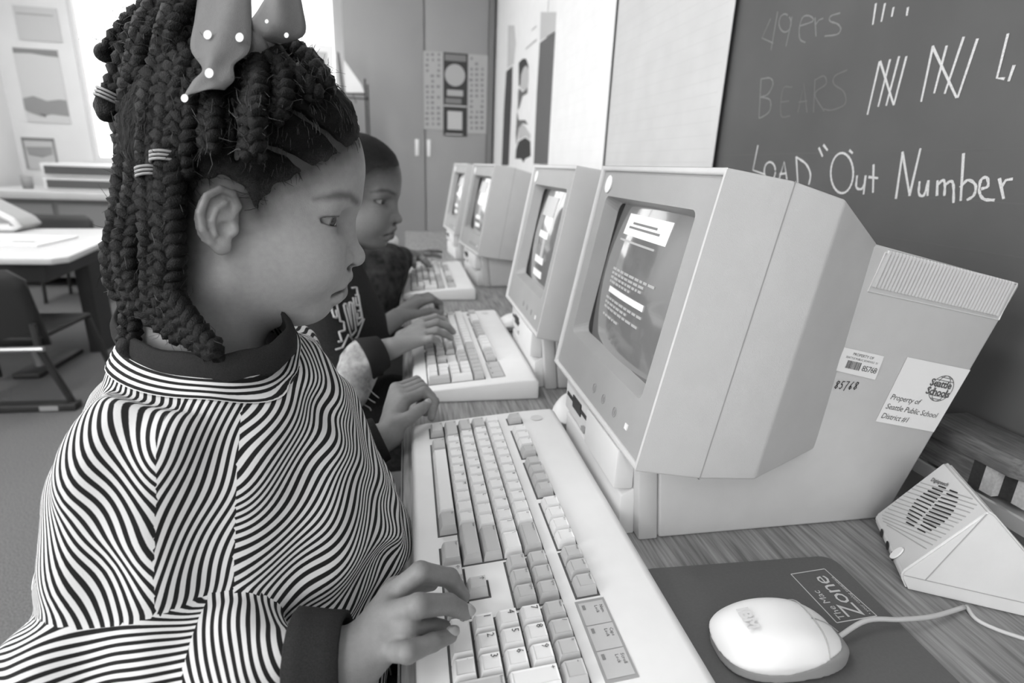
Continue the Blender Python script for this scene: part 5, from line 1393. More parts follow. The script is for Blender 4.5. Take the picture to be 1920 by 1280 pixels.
# ---- dotted ribbon bow
M_RIBBON = mat('sheer_ribbon', 0.135, 0.6, 0.35, 0.04, 300, 0.3, 1500)
M_DOT = mat('ribbon_dot', 0.72, 0.6, 0.3)
bow = None
def ribbon(rows, par, dots=()):
    """rows of (left, right) edge points; a thin curved cloth strip with thickness"""
    n = 10; g = []
    lefts = smooth_path([at_d(*r[0]) for r in rows], 6); rights = smooth_path([at_d(*r[1]) for r in rows], 6)
    view = ROT @ [0, 0, 1.0]
    for a, b in zip(lefts, rights):
        g.append([a + (b - a) * k / n - view * (0.006 * math.sin(math.pi * k / n) + 0.0011 * math.sin(3.0 * math.pi * k / n + 0.22 * len(g))) for k in range(n + 1)])
    m = MB(); R_ = len(g)
    front = [p for row in g for p in row]; back = [p + view * 0.0009 for p in front]
    W_ = n + 1; fs = []
    for i in range(R_ - 1):
        for k in range(n):
            q0 = i * W_ + k; fs.append((q0, q0 + 1, q0 + W_ + 1, q0 + W_)); N_ = R_ * W_; fs.append((N_ + q0, N_ + q0 + W_, N_ + q0 + W_ + 1, N_ + q0 + 1))
    N_ = R_ * W_
    for i in range(R_ - 1):
        for k in (0, n):
            q0 = i * W_ + k; fs.append((q0, q0 + W_, N_ + q0 + W_, N_ + q0))
    for k in range(n):
        for i in (0, R_ - 1):
            q0 = i * W_ + k; fs.append((q0, q0 + 1, N_ + q0 + 1, N_ + q0))
    m.add(front + back, fs)
    o = m.build('ribbon_tail' if par is not None else 'hair_bow', M_RIBBON, par if par is not None else girl, smooth=True)
    G = np.array(front)
    for px, py, r in dots:
        rr_ = ray(px, py); rel = G - CAM_LOC; t_ = rel @ rr_ / (rr_ @ rr_); dd = np.linalg.norm(rel - t_[:, None] * rr_, axis=1)
        i = dd.argmin(); c = CAM_LOC + rr_ * (t_[i] - 0.0055)
        MB().disc(c, ROT @ [r, 0, 0], ROT @ [0, -r * 1.12, 0], 18).build('dot', M_DOT, o)
    return o
bow = ribbon([((372, -15, .425), (470, -15, .425)), ((366, 40, .412), (470, 45, .412)), ((358, 92, .404), (466, 95, .404)), ((378, 128, .40), (440, 122, .40)), ((360, 150, .398), (440, 150, .398)), ((340, 188, .396), (420, 168, .396))], None,
             [(389, 65, .0030), (449, 70, .0030), (392, 137, .0031), (346, 184, .0026)])
ribbon([((462, 92, .425), (508, 84, .43)), ((466, 50, .418), (545, 76, .425)), ((482, 22, .416), (572, 58, .425)), ((500, -10, .42), (568, 15, .43)), ((520, -30, .43), (560, -25, .44))], bow, [(537, 66, .0018), (500, 40, .0014)])
ribbon([((470, 112, .43), (482, 112, .43)), ((468, 96, .424), (505, 90, .426)), ((470, 70, .424), (520, 78, .43))], bow)
kc = at_d(470, 88, .425); V, F = grid_mesh(lambda P: s_ell(P, kc, (0.014, 0.012, 0.013)) + 0.001 * fnoise(P, 300, 8), kc - 0.025, kc + 0.025, 0.0018)
link('knot', np_mesh('knot', V, orient(V, F)), M_RIBBON, bow)
# ------------------------------------------------------------------ the child at the second keyboard
M_DARKSHIRT = mat('dark_sweatshirt', 0.020, 0.9, 0.15, 0.3, 300, 0.5, 900)
M_PALESLV = mat('acid_wash_sleeve', 0.36, 0.9, 0.15, 0.55, 60, 0.5, 700)
M_BUZZ = mat('short_hair', 0.022, 0.8, 0.3, 0.4, 900, 1.0, 1500)
kid = thing('person', 'short-haired child in a dark lettered sweatshirt typing on the middle keyboard', 'person', (0, 0, 0))
KO = np.array([-0.1346, 1.245, 0.9955]); KR = head_axes(math.radians(-10), math.radians(10))
KHL = [(0.135, 0.150), (0.112, 0.092), (0.098, 0.086), (0.076, 0.080), (0.058, 0.064), (0.046, 0.044), (0.040, 0.018), (0.030, 0.010), (0.022, 0.034), (0.0, 0.034), (-0.016, 0.018), (-0.022, -0.02), (-0.03, -0.06), (-0.25, -0.07), (-0.25, 0.26), (0.135, 0.26)]
KN = (-0.03, 0, -0.165)
V, F = grid_mesh(lambda P: smin(head_sdf(P), neck_sdf(P, KN), 0.02), (-0.085, -0.098, -0.185), (0.138, 0.098, 0.145), 0.0024)
V = relax(V, F, 1, 0.4); kt = skin_tone(V, 0.19, line=KHL, soft=0.042)
kv, kf = to_world(V, KO, KR), F
q5 = lambda x, y, z: on_z(540 + x * 0.2969, 500 + y * 0.2969, z)
rA = [[q5(850, 345, 0.772), q5(930, 318, 0.776), q5(990, 340, 0.764), q5(1020, 395, 0.752)],
      [q5(850, 385, 0.772), q5(940, 352, 0.778), q5(1010, 378, 0.766), q5(1045, 412, 0.752)],
      [q5(855, 425, 0.768), q5(935, 402, 0.774), q5(995, 425, 0.764), q5(1030, 450, 0.752)],
      [q5(850, 465, 0.762), q5(905, 450, 0.768), q5(945, 468, 0.760), q5(965, 495, 0.752)]]
rW = q5(650, 515, 0.752)
rT = [rW * 0.7 + rA[0][0] * 0.3 + [0, 0.02, 0], rW * 0.35 + rA[0][0] * 0.65 + [0.005, 0.035, -0.01], rA[0][0] + [0.01, 0.03, -0.012], rA[0][1] + [0.0, 0.022, -0.022]]
rE = q5(560, 545, 0.738)
lA = [[q5(840, 225, 0.776), q5(915, 205, 0.784), q5(962, 235, 0.768), q5(970, 290, 0.752)]]
for k in (1, 2, 3):
    o = np.array([-0.003, 0.019, -0.001]) * k; lA.append([p + o for p in lA[0]])
lW = q5(690, 318, 0.752); lE = lW + (lW - lA[1][0]) * 0.8
lT = [lW * 0.7 + lA[0][0] * 0.3 + [0, -0.014, -0.004], lW * 0.3 + lA[0][0] * 0.7 + [0.0, -0.022, -0.012], lA[0][0] + [0.020, -0.018, -0.016], lA[0][0] + [0.042, -0.012, -0.022]]
Va, Fa, ta_ = hand_mesh(rA, rW, rE, rT, 0.0022, 0.98)
Vb, Fb, tb_ = hand_mesh(lA, lW, lE, lT, 0.0024, 0.98)
def kid_trunk(P):
    d = s_cone(P, (-0.19, 1.20, 0.80), (-0.23, 1.16, 0.55), 0.07, 0.10)
    d = smin(d, s_cone(P, (-0.16, 1.215, 0.87), (-0.19, 1.20, 0.78), 0.045, 0.06), 0.03)
    d = smin(d, s_cone(P, (-0.19, 1.08, 0.80), (-0.16, 0.98, 0.69), 0.03, 0.026), 0.02)
    d = smin(d, s_cone(P, (-0.16, 0.98, 0.69), rW + [-0.05, 0, -0.008], 0.026, 0.018), 0.01)
    d = smin(d, s_cone(P, (-0.19, 1.33, 0.80), (-0.17, 1.30, 0.66), 0.03, 0.026), 0.02)
    d = smin(d, s_cone(P, (-0.17, 1.30, 0.66), lW + [-0.05, 0, -0.008], 0.026, 0.018), 0.01)
    return d
Vc, Fc = grid_mesh(kid_trunk, (-0.36, 0.92, 0.38), (0.05, 1.40, 0.95), 0.008)
BV, BF = join([(kv, orient(kv, kf)), (Va, orient(Va, Fa)), (Vb, orient(Vb, Fb)), (Vc, orient(Vc, Fc))])
link('body', np_mesh('body', BV, BF, {'tone': tone3(np.concatenate([kt, 0.25 * ta_, 0.17 * tb_, np.full(len(Vc), 0.2)]))}), M_SKIN, kid)
for s in (-1, 1): eyeball(kid, KO, KR, s, (0.94, -0.10, -0.14))
def kid_cap(P):
    hd = head_sdf(P, ears=False); r_ = poly2d(P[:, 0], P[:, 2], KHL) + 0.0022 * fnoise(P, 420, 3, 2)
    return smax(hd - 0.0034 * np.clip(-r_ / 0.022, 0.06, 1) - 0.0006 * fnoise(P, 600, 2, 1), r_, 0.002)
V, F = grid_mesh(kid_cap, (-0.09, -0.088, -0.10), (0.125, 0.088, 0.152), 0.003)
Vw = to_world(V, KO, KR); ct_ = {'tone': tone3(0.010 + 0.026 * np.clip(1 + (poly2d(V[:, 0], V[:, 2], KHL) + 0.003 * fnoise(V, 400, 7, 2)) / 0.03, 0, 1) ** 1.5)}
link('hair', np_mesh('hair', Vw, orient(Vw, F), ct_), M_CAP, kid)
def kid_shirt(P):
    d = s_ell(P, (-0.180, 1.190, 0.790), (0.105, 0.155, 0.105))
    d = smin(d, s_cone(P, (-0.165, 1.17, 0.71), (-0.21, 1.16, 0.56), 0.125, 0.13), 0.05)
    d = smin(d, s_cone(P, (-0.17, 1.21, 0.85), (-0.165, 1.212, 0.878), 0.080, 0.064), 0.03)
    d = smin(d, s_cone(P, (-0.19, 1.09, 0.80), at_d(630, 725, 0.985), 0.060, 0.045), 0.03)
    d = smin(d, s_cone(P, (-0.18, 1.33, 0.80), (-0.16, 1.33, 0.67), 0.06, 0.05), 0.03)
    return d + 0.003 * fnoise(P, 45, 5)
V, F = grid_mesh(kid_shirt, (-0.36, 0.90, 0.42), (0.0, 1.42, 0.92), 0.006)
V = relax(V, F, 2); ks = link('sweatshirt', np_mesh('sweatshirt', V, orient(V, F)), M_DARKSHIRT, kid)
def slv(P, sh, el, wr):
    d = s_cone(P, el, wr, 0.040, 0.036)
    return d + 0.004 * fnoise(P, 120, 8) + 0.0025 * fnoise(P, 220, 9, 1)
elR, elL = at_d(646, 735, 0.975), np.array([-0.16, 1.33, 0.67])
for nm_, sh, el, wr_, wd in (('sleeve', (-0.19, 1.07, 0.80), elR, q5(470, 590, 0.738), rW), ('sleeve', (-0.18, 1.33, 0.80), elL, lW + [-0.085, -0.005, -0.012], lW)):
    lo = np.minimum(np.minimum(sh, el), wr_) - 0.08; hi = np.maximum(np.maximum(sh, el), wr_) + 0.08
    V, F = grid_mesh(lambda P: slv(P, sh, el, wr_), lo, hi, 0.0045); V = relax(V, F, 1)
    o = link('sleeve', np_mesh('sleeve', V, orient(V, F)), M_PALESLV, ks)
    c0_, c1_ = np.asarray(wr_), np.asarray(wr_) + (wd - wr_) * 0.72; dd = unit(c1_ - c0_); a = unit(np.cross(dd, [0, 0, 1.0])); b = np.cross(a, dd); Lp = []
    for t_, k in ((0, 1.06), (0.05, 1.12), (0.5, 1.06), (0.97, 1.0), (1.0, 0.95), (0.95, 0.85)):
        r = 0.037 - 0.006 * t_; Lp.append([c0_ + (c1_ - c0_) * t_ + (a * math.cos(q) + b * math.sin(q)) * r * k for q in np.linspace(0, 2 * math.pi, 36, endpoint=False)])
    MB().loft(Lp, cap=False).build('cuff', M_RIB, ks, smooth=True)
# outlined block letters appliqued down the chest
M_APPL = mat('letter_outline', 0.50, 0.85, 0.1)
LT = [[(270, 240), (308, 238), (330, 345), (352, 350), (358, 402), (322, 412), (340, 472), (312, 474)], [(270, 240), (290, 318), (312, 322), (300, 262)],
      [(350, 240), (398, 440), (428, 402), (402, 225), (385, 228), (405, 395), (368, 232), (350, 240)],
      [(400, 135), (432, 130), (470, 330), (440, 372), (402, 150)], [(425, 180), (445, 178), (452, 240), (432, 246), (425, 180)], [(438, 280), (458, 276), (462, 318), (442, 332), (438, 280)],
      [(300, 524), (345, 510), (380, 430), (412, 470), (438, 440), (490, 300)], [(380, 500), (420, 540)]]
for l in LT:
    P3 = []
    for (x0, y0), (x1, y1) in zip(l[:-1], l[1:]):
        for k in range(5):
            p = march(kid_shirt, 540 + (x0 + (x1 - x0) * k / 5) * 0.2969, 500 + (y0 + (y1 - y0) * k / 5) * 0.2969, 0.8, 1.6, 400)
            if p is not None: P3.append(p - ray(700, 600) * 0.0015)
    if len(P3) > 3: MB().tube(P3, 0.0022, 5).build('letter_outline', M_APPL, ks, smooth=True)
def sit_legs(P, x0, ys, z):
    d = np.full(len(P), 1e9, np.float32)
    for yy in ys:
        l = s_cone(P, (x0, yy, z), (x0 + 0.30, yy, z), 0.072, 0.055); l = smin(l, s_cone(P, (x0 + 0.30, yy, z), (x0 + 0.26, yy, 0.07), 0.052, 0.036), 0.02)
        l = smin(l, s_cone(P, (x0 + 0.25, yy, 0.036), (x0 + 0.36, yy, 0.034), 0.034, 0.032), 0.01); d = np.minimum(d, l)
    return smax(d, 0.003 - P[:, 2], 0.003)
def add_legs(par, x0, ys, material):
    V, F = grid_mesh(lambda P: sit_legs(P, x0, ys, 0.50), (x0 - 0.1, min(ys) - 0.1, -0.01), (x0 + 0.42, max(ys) + 0.1, 0.60), 0.011)
    link('trousers', np_mesh('trousers', relax(V, F, 1), orient(V, F)), material, par)
add_legs(kid, -0.22, (1.10, 1.24), mat('dark_print_trousers', 0.03, 0.9, 0.1, 0.6, 120))
# pale drawstring squiggles on the dark lap
for l in ([(500, 760), (540, 800), (575, 828)], [(470, 800), (520, 840), (552, 858)], [(480, 870), (515, 890), (525, 908)]):
    MB().tube(smooth_path([at_d(540 + x * 0.2969, 500 + y * 0.2969, 0.965) for x, y in l], 5), 0.0007, 5).build('drawstring', M_GREY, kid, smooth=True)
V, F = grid_mesh(lambda P: s_cone(P, (-0.13, 1.02, 0.60), (-0.035, 1.02, 0.635), 0.062, 0.050) + 0.003 * fnoise(P, 60, 4), (-0.22, 0.93, 0.50), (0.03, 1.1, 0.72), 0.006)
link('shirt_tail', np_mesh('shirt_tail', V, orient(V, F)), M_DARKSHIRT, ks)
st2 = thing('stool', 'low dark stool beneath the short-haired child in the lettered sweatshirt', 'stool', (-0.22, 1.17, 0))
MB().box(-0.16, 0.15, -0.16, 0.16, 0.385, 0.41).build('seat', M_BLACK, st2, bevel=0.008)
for sx in (-0.13, 0.12):
    for sy in (-0.13, 0.13): MB().tube([(sx, sy, 0.385), (sx * 1.15, sy * 1.15, 0)], 0.011, 8).build('leg', M_GREY, st2)
# ------------------------------------------------------------------ the child beyond, reaching to the farthest keyboard
kid3 = thing('person', 'half-hidden child in white collar and dark patterned sleeve reaching to the farthest keyboard', 'person', (0, 0, 0))
TO = np.array([-0.20, 1.72, 1.02]); TR = head_axes(math.radians(8), math.radians(14))
V, F = grid_mesh(lambda P: smin(head_sdf(P), neck_sdf(P, KN), 0.02), (-0.085, -0.098, -0.185), (0.138, 0.098, 0.145), 0.0032)
tv, tf, tt_ = to_world(V, TO, TR), F, skin_tone(V, 0.2)
q4 = lambda x, y, z: on_z(540 + x * 0.23433, 230 + y * 0.23433, z)
sA = [[q4(1075, 1040, 0.775), q4(1130, 1028, 0.778), q4(1185, 1026, 0.768), q4(1225, 1032, 0.758)],
      [q4(1075, 1056, 0.773), q4(1130, 1056, 0.776), q4(1185, 1062, 0.766), q4(1222, 1074, 0.756)],
      [q4(1065, 1075, 0.770), q4(1100, 1095, 0.772), q4(1125, 1120, 0.764), q4(1142, 1150, 0.754)],
      [q4(1055, 1085, 0.768), q4(1080, 1108, 0.768), q4(1100, 1132, 0.760), q4(1112, 1152, 0.752)]]
sW = q4(985, 1060, 0.780)
sT = [q4(1000, 1085, 0.772), q4(1005, 1110, 0.768), q4(1010, 1135, 0.760), q4(1012, 1155, 0.752)]
sE = sW + (sW - sA[1][0]) * 0.9
Vd, Fd, td_ = hand_mesh(sA, sW, sE, sT, 0.003, 1.0)
def t_trunk(P):
    d = s_cone(P, (-0.23, 1.74, 0.84), (-0.26, 1.74, 0.56), 0.08, 0.11)
    return smin(d, s_cone(P, (-0.22, 1.72, 0.90), (-0.23, 1.73, 0.80), 0.045, 0.06), 0.03)
Ve, Fe = grid_mesh(t_trunk, (-0.40, 1.58, 0.38), (-0.10, 1.90, 0.98), 0.01)
BV, BF = join([(tv, orient(tv, tf)), (Vd, orient(Vd, Fd)), (Ve, orient(Ve, Fe))])
link('body', np_mesh('body', BV, BF, {'tone': tone3(np.concatenate([tt_, 0.17 * td_, np.full(len(Ve), 0.2)]))}), M_SKIN, kid3)
for s in (-1, 1): eyeball(kid3, TO, TR, s, (0.96, 0.05, -0.25))
V, F = grid_mesh(kid_cap, (-0.09, -0.088, -0.10), (0.125, 0.088, 0.152), 0.004)
Vw = to_world(V, TO, TR); link('hair', np_mesh('hair', Vw, orient(Vw, F)), M_BUZZ, kid3)
M_PAT = mat('patterned_shirt', 0.035, 0.9, 0.1, 0.85, 40)
shp = at_d(652, 545, 1.66)
def t_shirt(P):
    d = s_cone(P, (-0.22, 1.72, 0.80), (-0.26, 1.72, 0.57), 0.135, 0.14)
    d = smin(d, s_ell(P, (-0.20, 1.68, 0.82), (0.10, 0.16, 0.085)), 0.04)
    d = smin(d, s_cone(P, shp, at_d(715, 502, 1.60), 0.082, 0.074), 0.03)
    d = smin(d, s_cone(P, at_d(715, 502, 1.60), sW + [-0.03, -0.02, -0.01], 0.060, 0.040), 0.03)
    d = smin(d, s_cone(P, at_d(688, 595, 1.56), at_d(700, 535, 1.58), 0.082, 0.078), 0.03)
    return d + 0.006 * fnoise(P, 40, 6)
V, F = grid_mesh(t_shirt, (-0.42, 1.36, 0.40), (0.14, 1.92, 1.0), 0.009)
V = relax(V, F, 2); ts = link('shirt', np_mesh('shirt', V, orient(V, F)), M_PAT, kid3)
cw = [at_d(x, y, 1.68) for x, y in ((650, 440), (668, 470), (690, 482), (712, 474), (730, 455))]
V, F = grid_mesh(lambda P: np.minimum.reduce([s_cone(P, a, b, 0.028, 0.028) for a, b in zip(cw[:-1], cw[1:])]) + 0.002 * fnoise(P, 80, 3), np.min(cw, 0) - 0.05, np.max(cw, 0) + 0.05, 0.005)
link('collar', np_mesh('collar', V, orient(V, F)), mat('white_collar', 0.66, 0.9, 0.1), ts)
add_legs(kid3, -0.26, (1.64, 1.80), mat('dark_denim', 0.05, 0.9, 0.1, 0.2, 200))
st3 = thing('stool', 'low dark stool beneath the half-hidden child by the farthest keyboard', 'stool', (-0.26, 1.72, 0))
MB().box(-0.16, 0.15, -0.16, 0.16, 0.385, 0.41).build('seat', M_BLACK, st3, bevel=0.008)
for sx in (-0.13, 0.12):
    for sy in (-0.13, 0.13): MB().tube([(sx, sy, 0.385), (sx * 1.15, sy * 1.15, 0)], 0.011, 8).build('leg', M_GREY, st3)
# ------------------------------------------------------------------ back of the classroom
M_TABLE = mat('table_laminate', 0.62, 0.4, 0.45, 0.04, 4)
M_LAQ = mat('black_metal', 0.03, 0.45, 0.4)
M_SHELL = mat('dark_chair_shell', 0.018, 0.55, 0.35)
M_TUBE = mat('steel_tube', 0.42, 0.3, 0.5, metal=0.7)
# school table with magazines
t = thing('classroom_table', 'pale topped classroom table with dark legs at the left edge', 'table', (0, 0, 0))
top = [(-2.75, 2.73), (-1.53, 2.73), (-1.49, 2.79), (-1.60, 3.42), (-1.80, 3.86), (-2.75, 3.70)]
MB().prism(top, 2, 0.592, 0.62).build('table_top', M_TABLE, t, bevel=0.004)
ap = [(-2.68, 2.80), (-1.60, 2.80), (-1.68, 3.42), (-1.86, 3.76), (-2.68, 3.64)]
MB().prism(ap, 2, 0.50, 0.592).build('apron', M_LAQ, t)
for x, y in ((-2.62, 2.86), (-1.72, 3.36), (-2.6, 3.56)):
    MB().box(x - 0.035, x + 0.035, y - 0.05, y + 0.10, 0.0, 0.50).build('leg', M_LAQ, t)
MB().tube([(-1.86, 3.0, 0.50), (-1.84, 3.02, 0.02)], 0.018, 8).build('leg', M_TUBE, t)
MB().box(-1.90, -1.78, 2.9, 3.3, 0.0, 0.03).build('foot', M_LAQ, t, bevel=0.008)
mz = on_z(110, 447, 0.62)
g = thing('magazine', 'open picture magazine lying flat on the pale classroom table', 'magazine', (-2.05, 3.2, 0.6205))
MB().box(-0.36, 0.30, -0.16, 0.20, 0, 0.012).build('pages', M_PAPER, g)
for x0, x1, y0, y1 in ((-0.31, -0.20, -0.10, -0.02), (-0.15, -0.04, -0.11, -0.01), (0.0, 0.09, -0.11, -0.03), (0.13, 0.24, -0.07, -0.03)):
    MB().box(x0, x1, y0, y1, 0.012, 0.0132).build('printed_picture', M_MIDPRINT, g)
# bin with pale rim
b = thing('plastic_bin', 'rounded grey plastic bin with pale rim tipped on the classroom table', 'bin', (-2.35, 3.62, 0.6205))
pr = [(-0.40, 0.0), (0.17, 0.0), (0.20, 0.03), (0.17, 0.07), (0.02, 0.16), (-0.10, 0.22), (-0.40, 0.30)]
MB().prism(pr, 1, 0, 0.22).build('bin_body', mat('bin_grey', 0.36, 0.6), b, bevel=0.01)
MB().tube([(x, -0.004, max(0.018, z)) for x, z in pr[:1] + pr[1:]], 0.017, 8).build('rim', M_WHITE, b, smooth=True)
MB().box(-0.40, 0.16, -0.012, 0.0, 0.004, 0.045).build('rim', M_WHITE, b)
# dark moulded chair in the foreground left
c = thing('school_chair', 'dark moulded school chair on steel legs pushed up to the classroom table', 'chair', (0, 0, 0))
bk = []
for k in range(9):
    z = 0.30 + 0.32 * k / 8; yy = 2.46 - 0.05 * (k / 8) + 0.0
    wv_ = 0.235 - 0.02 * (k / 8) - (0.05 if k == 8 else 0)
    xc = -1.70
    bk.append([(xc + wv_ * u, yy + 0.035 * u * u - (0.02 if False else 0), z) for u in np.linspace(-1, 1, 11)] + [(xc + wv_ * u, yy + 0.012 + 0.035 * u * u, z) for u in np.linspace(1, -1, 11)])
MB().loft(bk).build('backrest', M_SHELL, c, smooth=True)
MB().box(-1.92, -1.48, 2.46, 2.86, 0.325, 0.345).build('seat', M_SHELL, c, bevel=0.008)
MB().tube([(-1.94, 2.44, 0.30), (-1.46, 2.44, 0.30)], 0.011, 8).build('cross_bar', M_TUBE, c)
for sx in (-1.91, -1.49):
    MB().tube([(sx, 2.46, 0.40), (sx, 2.46, 0.30), (sx + 0.05 * (1 if sx > -1.7 else -1), 2.52, 0.02)], 0.014, 8).build('leg', M_LAQ, c)
    MB().tube([(sx, 2.84, 0.325), (sx + 0.04 * (1 if sx > -1.7 else -1), 2.90, 0.02)], 0.014, 8).build('leg', M_LAQ, c)
MB().box(-1.97, -1.42, 2.49, 2.55, 0.0, 0.035).build('runner', M_LAQ, c, bevel=0.008)
for x in (-1.52, -1.83): MB().box(x - 0.035, x + 0.035, 2.486, 2.4905, 0.008, 0.028).build('runner_glint', M_GREY, c)  # light reflections on the runner, built as pale plates
MB().disc((-1.755, 2.47, 0.21), (0.013, 0, 0), (0, 0, 0.013)).build('rivet', M_WHITE, c)
# counter below the window with stacked drawer trays
q = thing('window_counter', 'pale worktop on grey cupboards below the far window', 'counter', (0, 0, 0))
MB().box(-3.3, -1.15, 5.0, 5.92, 0.70, 0.76).build('worktop', M_TABLE, q, bevel=0.006)
MB().box(-3.25, -1.2, 5.06, 5.9, 0.08, 0.70).build('cupboard', mat('cupboard_grey', 0.23, 0.6), q)
for i in range(4): MB().box(-3.2 + 0.5 * i, -2.74 + 0.5 * i, 5.045, 5.06, 0.12, 0.66).build('door', mat('cupboard_door', 0.27, 0.6), q, bevel=0.003)
for i, (z0, lab) in enumerate(((0.762, 'wide dark-fronted tray, lower of two stacked on the window counter'), (0.868, 'wide dark-fronted tray, upper of two stacked on the window counter'))):
    d = thing('storage_tray', lab, 'tray', (0, 0, z0), 'trays on the window counter')
    MB().box(-2.83, -2.16, 5.16, 5.6, 0, 0.10).build('tray_shell', M_WHITE, d, bevel=0.005)
    MB().box(-2.80, -2.19, 5.15, 5.16, 0.018, 0.080).build('tray_front', mat('tray_front_grey', 0.10, 0.6), d)
d = thing('pencil_cup', 'small dark cup standing left of the stacked trays', 'cup', (-3.02, 5.3, 0.761))
MB().loft([[(r * math.cos(a), r * math.sin(a), z) for a in np.linspace(0, 2 * math.pi, 16, endpoint=False)] for r, z in ((0.035, 0), (0.042, 0.10), (0.037, 0.10), (0.032, 0.01))]).build('cup', M_GREY, d, smooth=True)
# two more chairs between table and counter, only their backs show
for x, y, lab in ((-1.87, 4.45, 'dark chair back beside the braids beyond the classroom table'), (-2.40, 4.45, 'dark chair back beyond the plastic bin')):
    e = thing('school_chair', lab, 'chair', (x, y, 0))
    L_ = []
    for k in range(7):
        z = 0.38 + 0.26 * k / 6; wd = 0.20 - (0.04 if k == 6 else 0)
        L_.append([(wd * u, 0.03 * u * u, z) for u in np.linspace(-1, 1, 9)] + [(wd * u, 0.012 + 0.03 * u * u, z) for u in np.linspace(1, -1, 9)])
    MB().loft(L_).build('backrest', mat('chair_grey', 0.06, 0.6), e, smooth=True)
    MB().box(-0.2, 0.2, 0.02, 0.38, 0.36, 0.38).build('seat', mat('chair_grey', 0.06, 0.6), e, bevel=0.006)
    for sx in (-0.18, 0.18):
        for sy in (0.03, 0.35): MB().tube([(sx, sy, 0.36), (sx * 1.1, sy, 0)], 0.012, 8).build('leg', M_LAQ, e)
# pictures pinned on the far wall left of the window
def pic(name, label, x0, y0, x1, y1, base, shapes):
    a, b_ = on_y(x0, y0, FY), on_y(x1, y1, FY); lo_x, hi_x = min(a[0], b_[0]), max(a[0], b_[0]); lo_z, hi_z = min(a[2], b_[2]), max(a[2], b_[2])
    p = thing(name, label, 'picture', ((lo_x + hi_x) / 2, FY - 0.004, (lo_z + hi_z) / 2), 'pictures on the far wall')
    W_, H_ = (hi_x - lo_x) / 2, (hi_z - lo_z) / 2
    MB().box(-W_, W_, -0.006, 0.002, -H_, H_).build('picture_sheet', mat('pic_%.2f' % base, base, 0.8), p)
    for k, (pts, v) in enumerate(shapes):
        MB().add([(W_ * u, -0.0065 - 0.0006 * (k + 1), H_ * w_) for u, w_ in pts], [tuple(range(len(pts)))]).build('printed_area', mat('pic_%.2f' % v, v, 0.8), p)
pic('landscape_picture', 'large landscape poster with dark hills pinned left of the bright window', 24, 88, 134, 232, 0.62,
    [([(-1, 0.98), (1, 0.98), (1, 0.80), (0.4, 0.82), (-0.2, 0.86), (-1, 0.84)], 0.26), ([(-1, -0.36), (-0.5, -0.28), (0.1, -0.40), (0.7, -0.34), (1, -0.36), (1, -0.8), (0.2, -0.76), (-0.3, -0.84), (-0.9, -0.72), (-1, -0.66)], 0.30), ([(-0.35, -0.74), (-0.05, -0.80), (-0.15, -0.86)], 0.12)])
pic('landscape_picture', 'pale poster high on the far wall above the landscape poster', 24, 10, 118, 80, 0.56, [([(-0.9, 0.6), (0.8, 0.6), (0.8, 0.5), (-0.9, 0.5)], 0.40)])
pic('framed_picture', 'small framed picture low on the far wall above the counter', 40, 257, 113, 318, 0.55, [([(-1, 1), (1, 1), (1, 0.8), (-1, 0.8)], 0.22), ([(-1, 0.8), (-0.86, 0.8), (-0.86, -1), (-1, -1)], 0.30), ([(1, 0.8), (0.86, 0.8), (0.86, -1), (1, -1)], 0.30), ([(-0.8, 0.4), (0.8, 0.45), (0.75, 0.0), (0.1, -0.25), (-0.7, -0.1)], 0.32)])
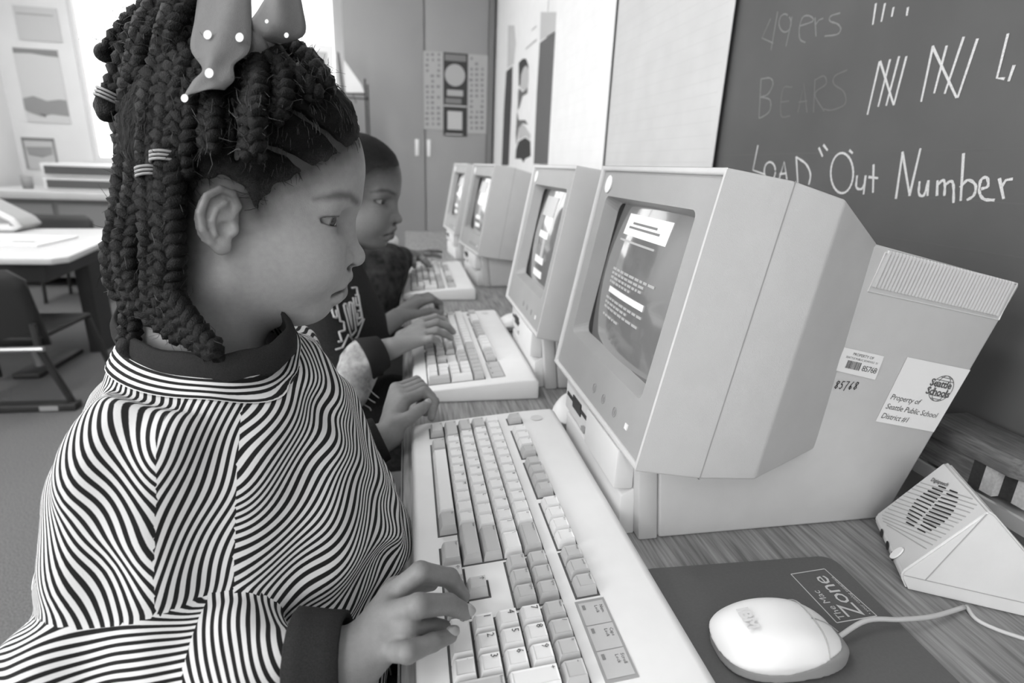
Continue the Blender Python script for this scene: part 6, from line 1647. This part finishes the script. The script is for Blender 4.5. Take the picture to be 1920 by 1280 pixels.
# wire book rack by the cabinet with leaning booklets
RY = 4.35
rk = thing('wire_book_rack', 'tall wire rack of pale booklets standing left of the grey cabinet', 'rack', (0, 0, 0))
rx0, rx1 = on_y(560, 150, RY)[0], on_y(684, 150, RY)[0]
for x, y in ((rx0, RY), (rx1, RY), (rx0, RY + 0.30), (rx1, RY + 0.30)): MB().tube([(x, y, 0.0), (x, y, 1.62)], 0.007, 6).build('post', M_LAQ, rk)
for z in (0.35, 0.75, 1.15, 1.52):
    for y in (RY, RY + 0.3): MB().tube([(rx0, y, z), (rx1, y, z)], 0.005, 6).build('rail', M_LAQ, rk)
    for x in np.linspace(rx0, rx1, 6): MB().tube([(x, RY, z), (x, RY + 0.3, z - 0.03)], 0.003, 5).build('shelf_wire', M_LAQ, rk)
for i, (x0, x1, z0, z1, lab, v) in enumerate(((rx0 + 0.02, rx0 + 0.22, 1.53, 1.84, 'pale booklet at the left of the wire rack top tier', 0.72), (rx0 + 0.23, rx1 - 0.20, 1.53, 1.80, 'white booklet in the middle of the wire rack top tier', 0.78), (rx1 - 0.14, rx1 - 0.01, 1.53, 1.74, 'white folder with slanting edge at the right of the wire rack', 0.8), (rx0 + 0.22, rx1 - 0.10, 1.16, 1.44, 'pale booklet on the wire rack second tier', 0.66))):
    k = thing('booklet', lab, 'booklet', (0, 0, 0), 'booklets in the wire rack')
    if i == 2:
        MB().prism([(x0, z0), (x1, z0 + 0.01), (x1 - 0.02, z0 + 0.06), (x0, z1)], 1, RY + 0.06, RY + 0.075).build('cover', mat('cover_%.2f' % v, v, 0.7), k)
        MB().prism([(x0 - 0.03, z0 - 0.02), (x0, z0 - 0.02), (x0 - 0.03, z1 + 0.04), (x0 - 0.045, z1 + 0.05)], 1, RY + 0.05, RY + 0.08).build('spine', mat('spine_grey', 0.14, 0.7), k)
    else:
        MB().add([(x, y, z) for z, y in ((z0, RY + 0.06), (z1, RY + 0.16)) for x in (x0, x1)] + [(x, y + 0.012, z) for z, y in ((z0, RY + 0.06), (z1, RY + 0.16)) for x in (x0, x1)], [(0, 1, 3, 2), (4, 6, 7, 5), (0, 4, 5, 1), (1, 5, 7, 3), (3, 7, 6, 2), (2, 6, 4, 0)]).build('cover', mat('cover_%.2f' % v, v, 0.7), k)
        MB().add([(x0 + (x1 - x0) * u, RY + 0.06 + 0.10 * w_ - 0.001, z0 + (z1 - z0) * w_) for u, w_ in ((0.15, 0.55), (0.8, 0.55), (0.8, 0.85), (0.15, 0.85))], [(0, 1, 2, 3)]).build('cover_print', mat('cover_print', 0.45, 0.8), k)
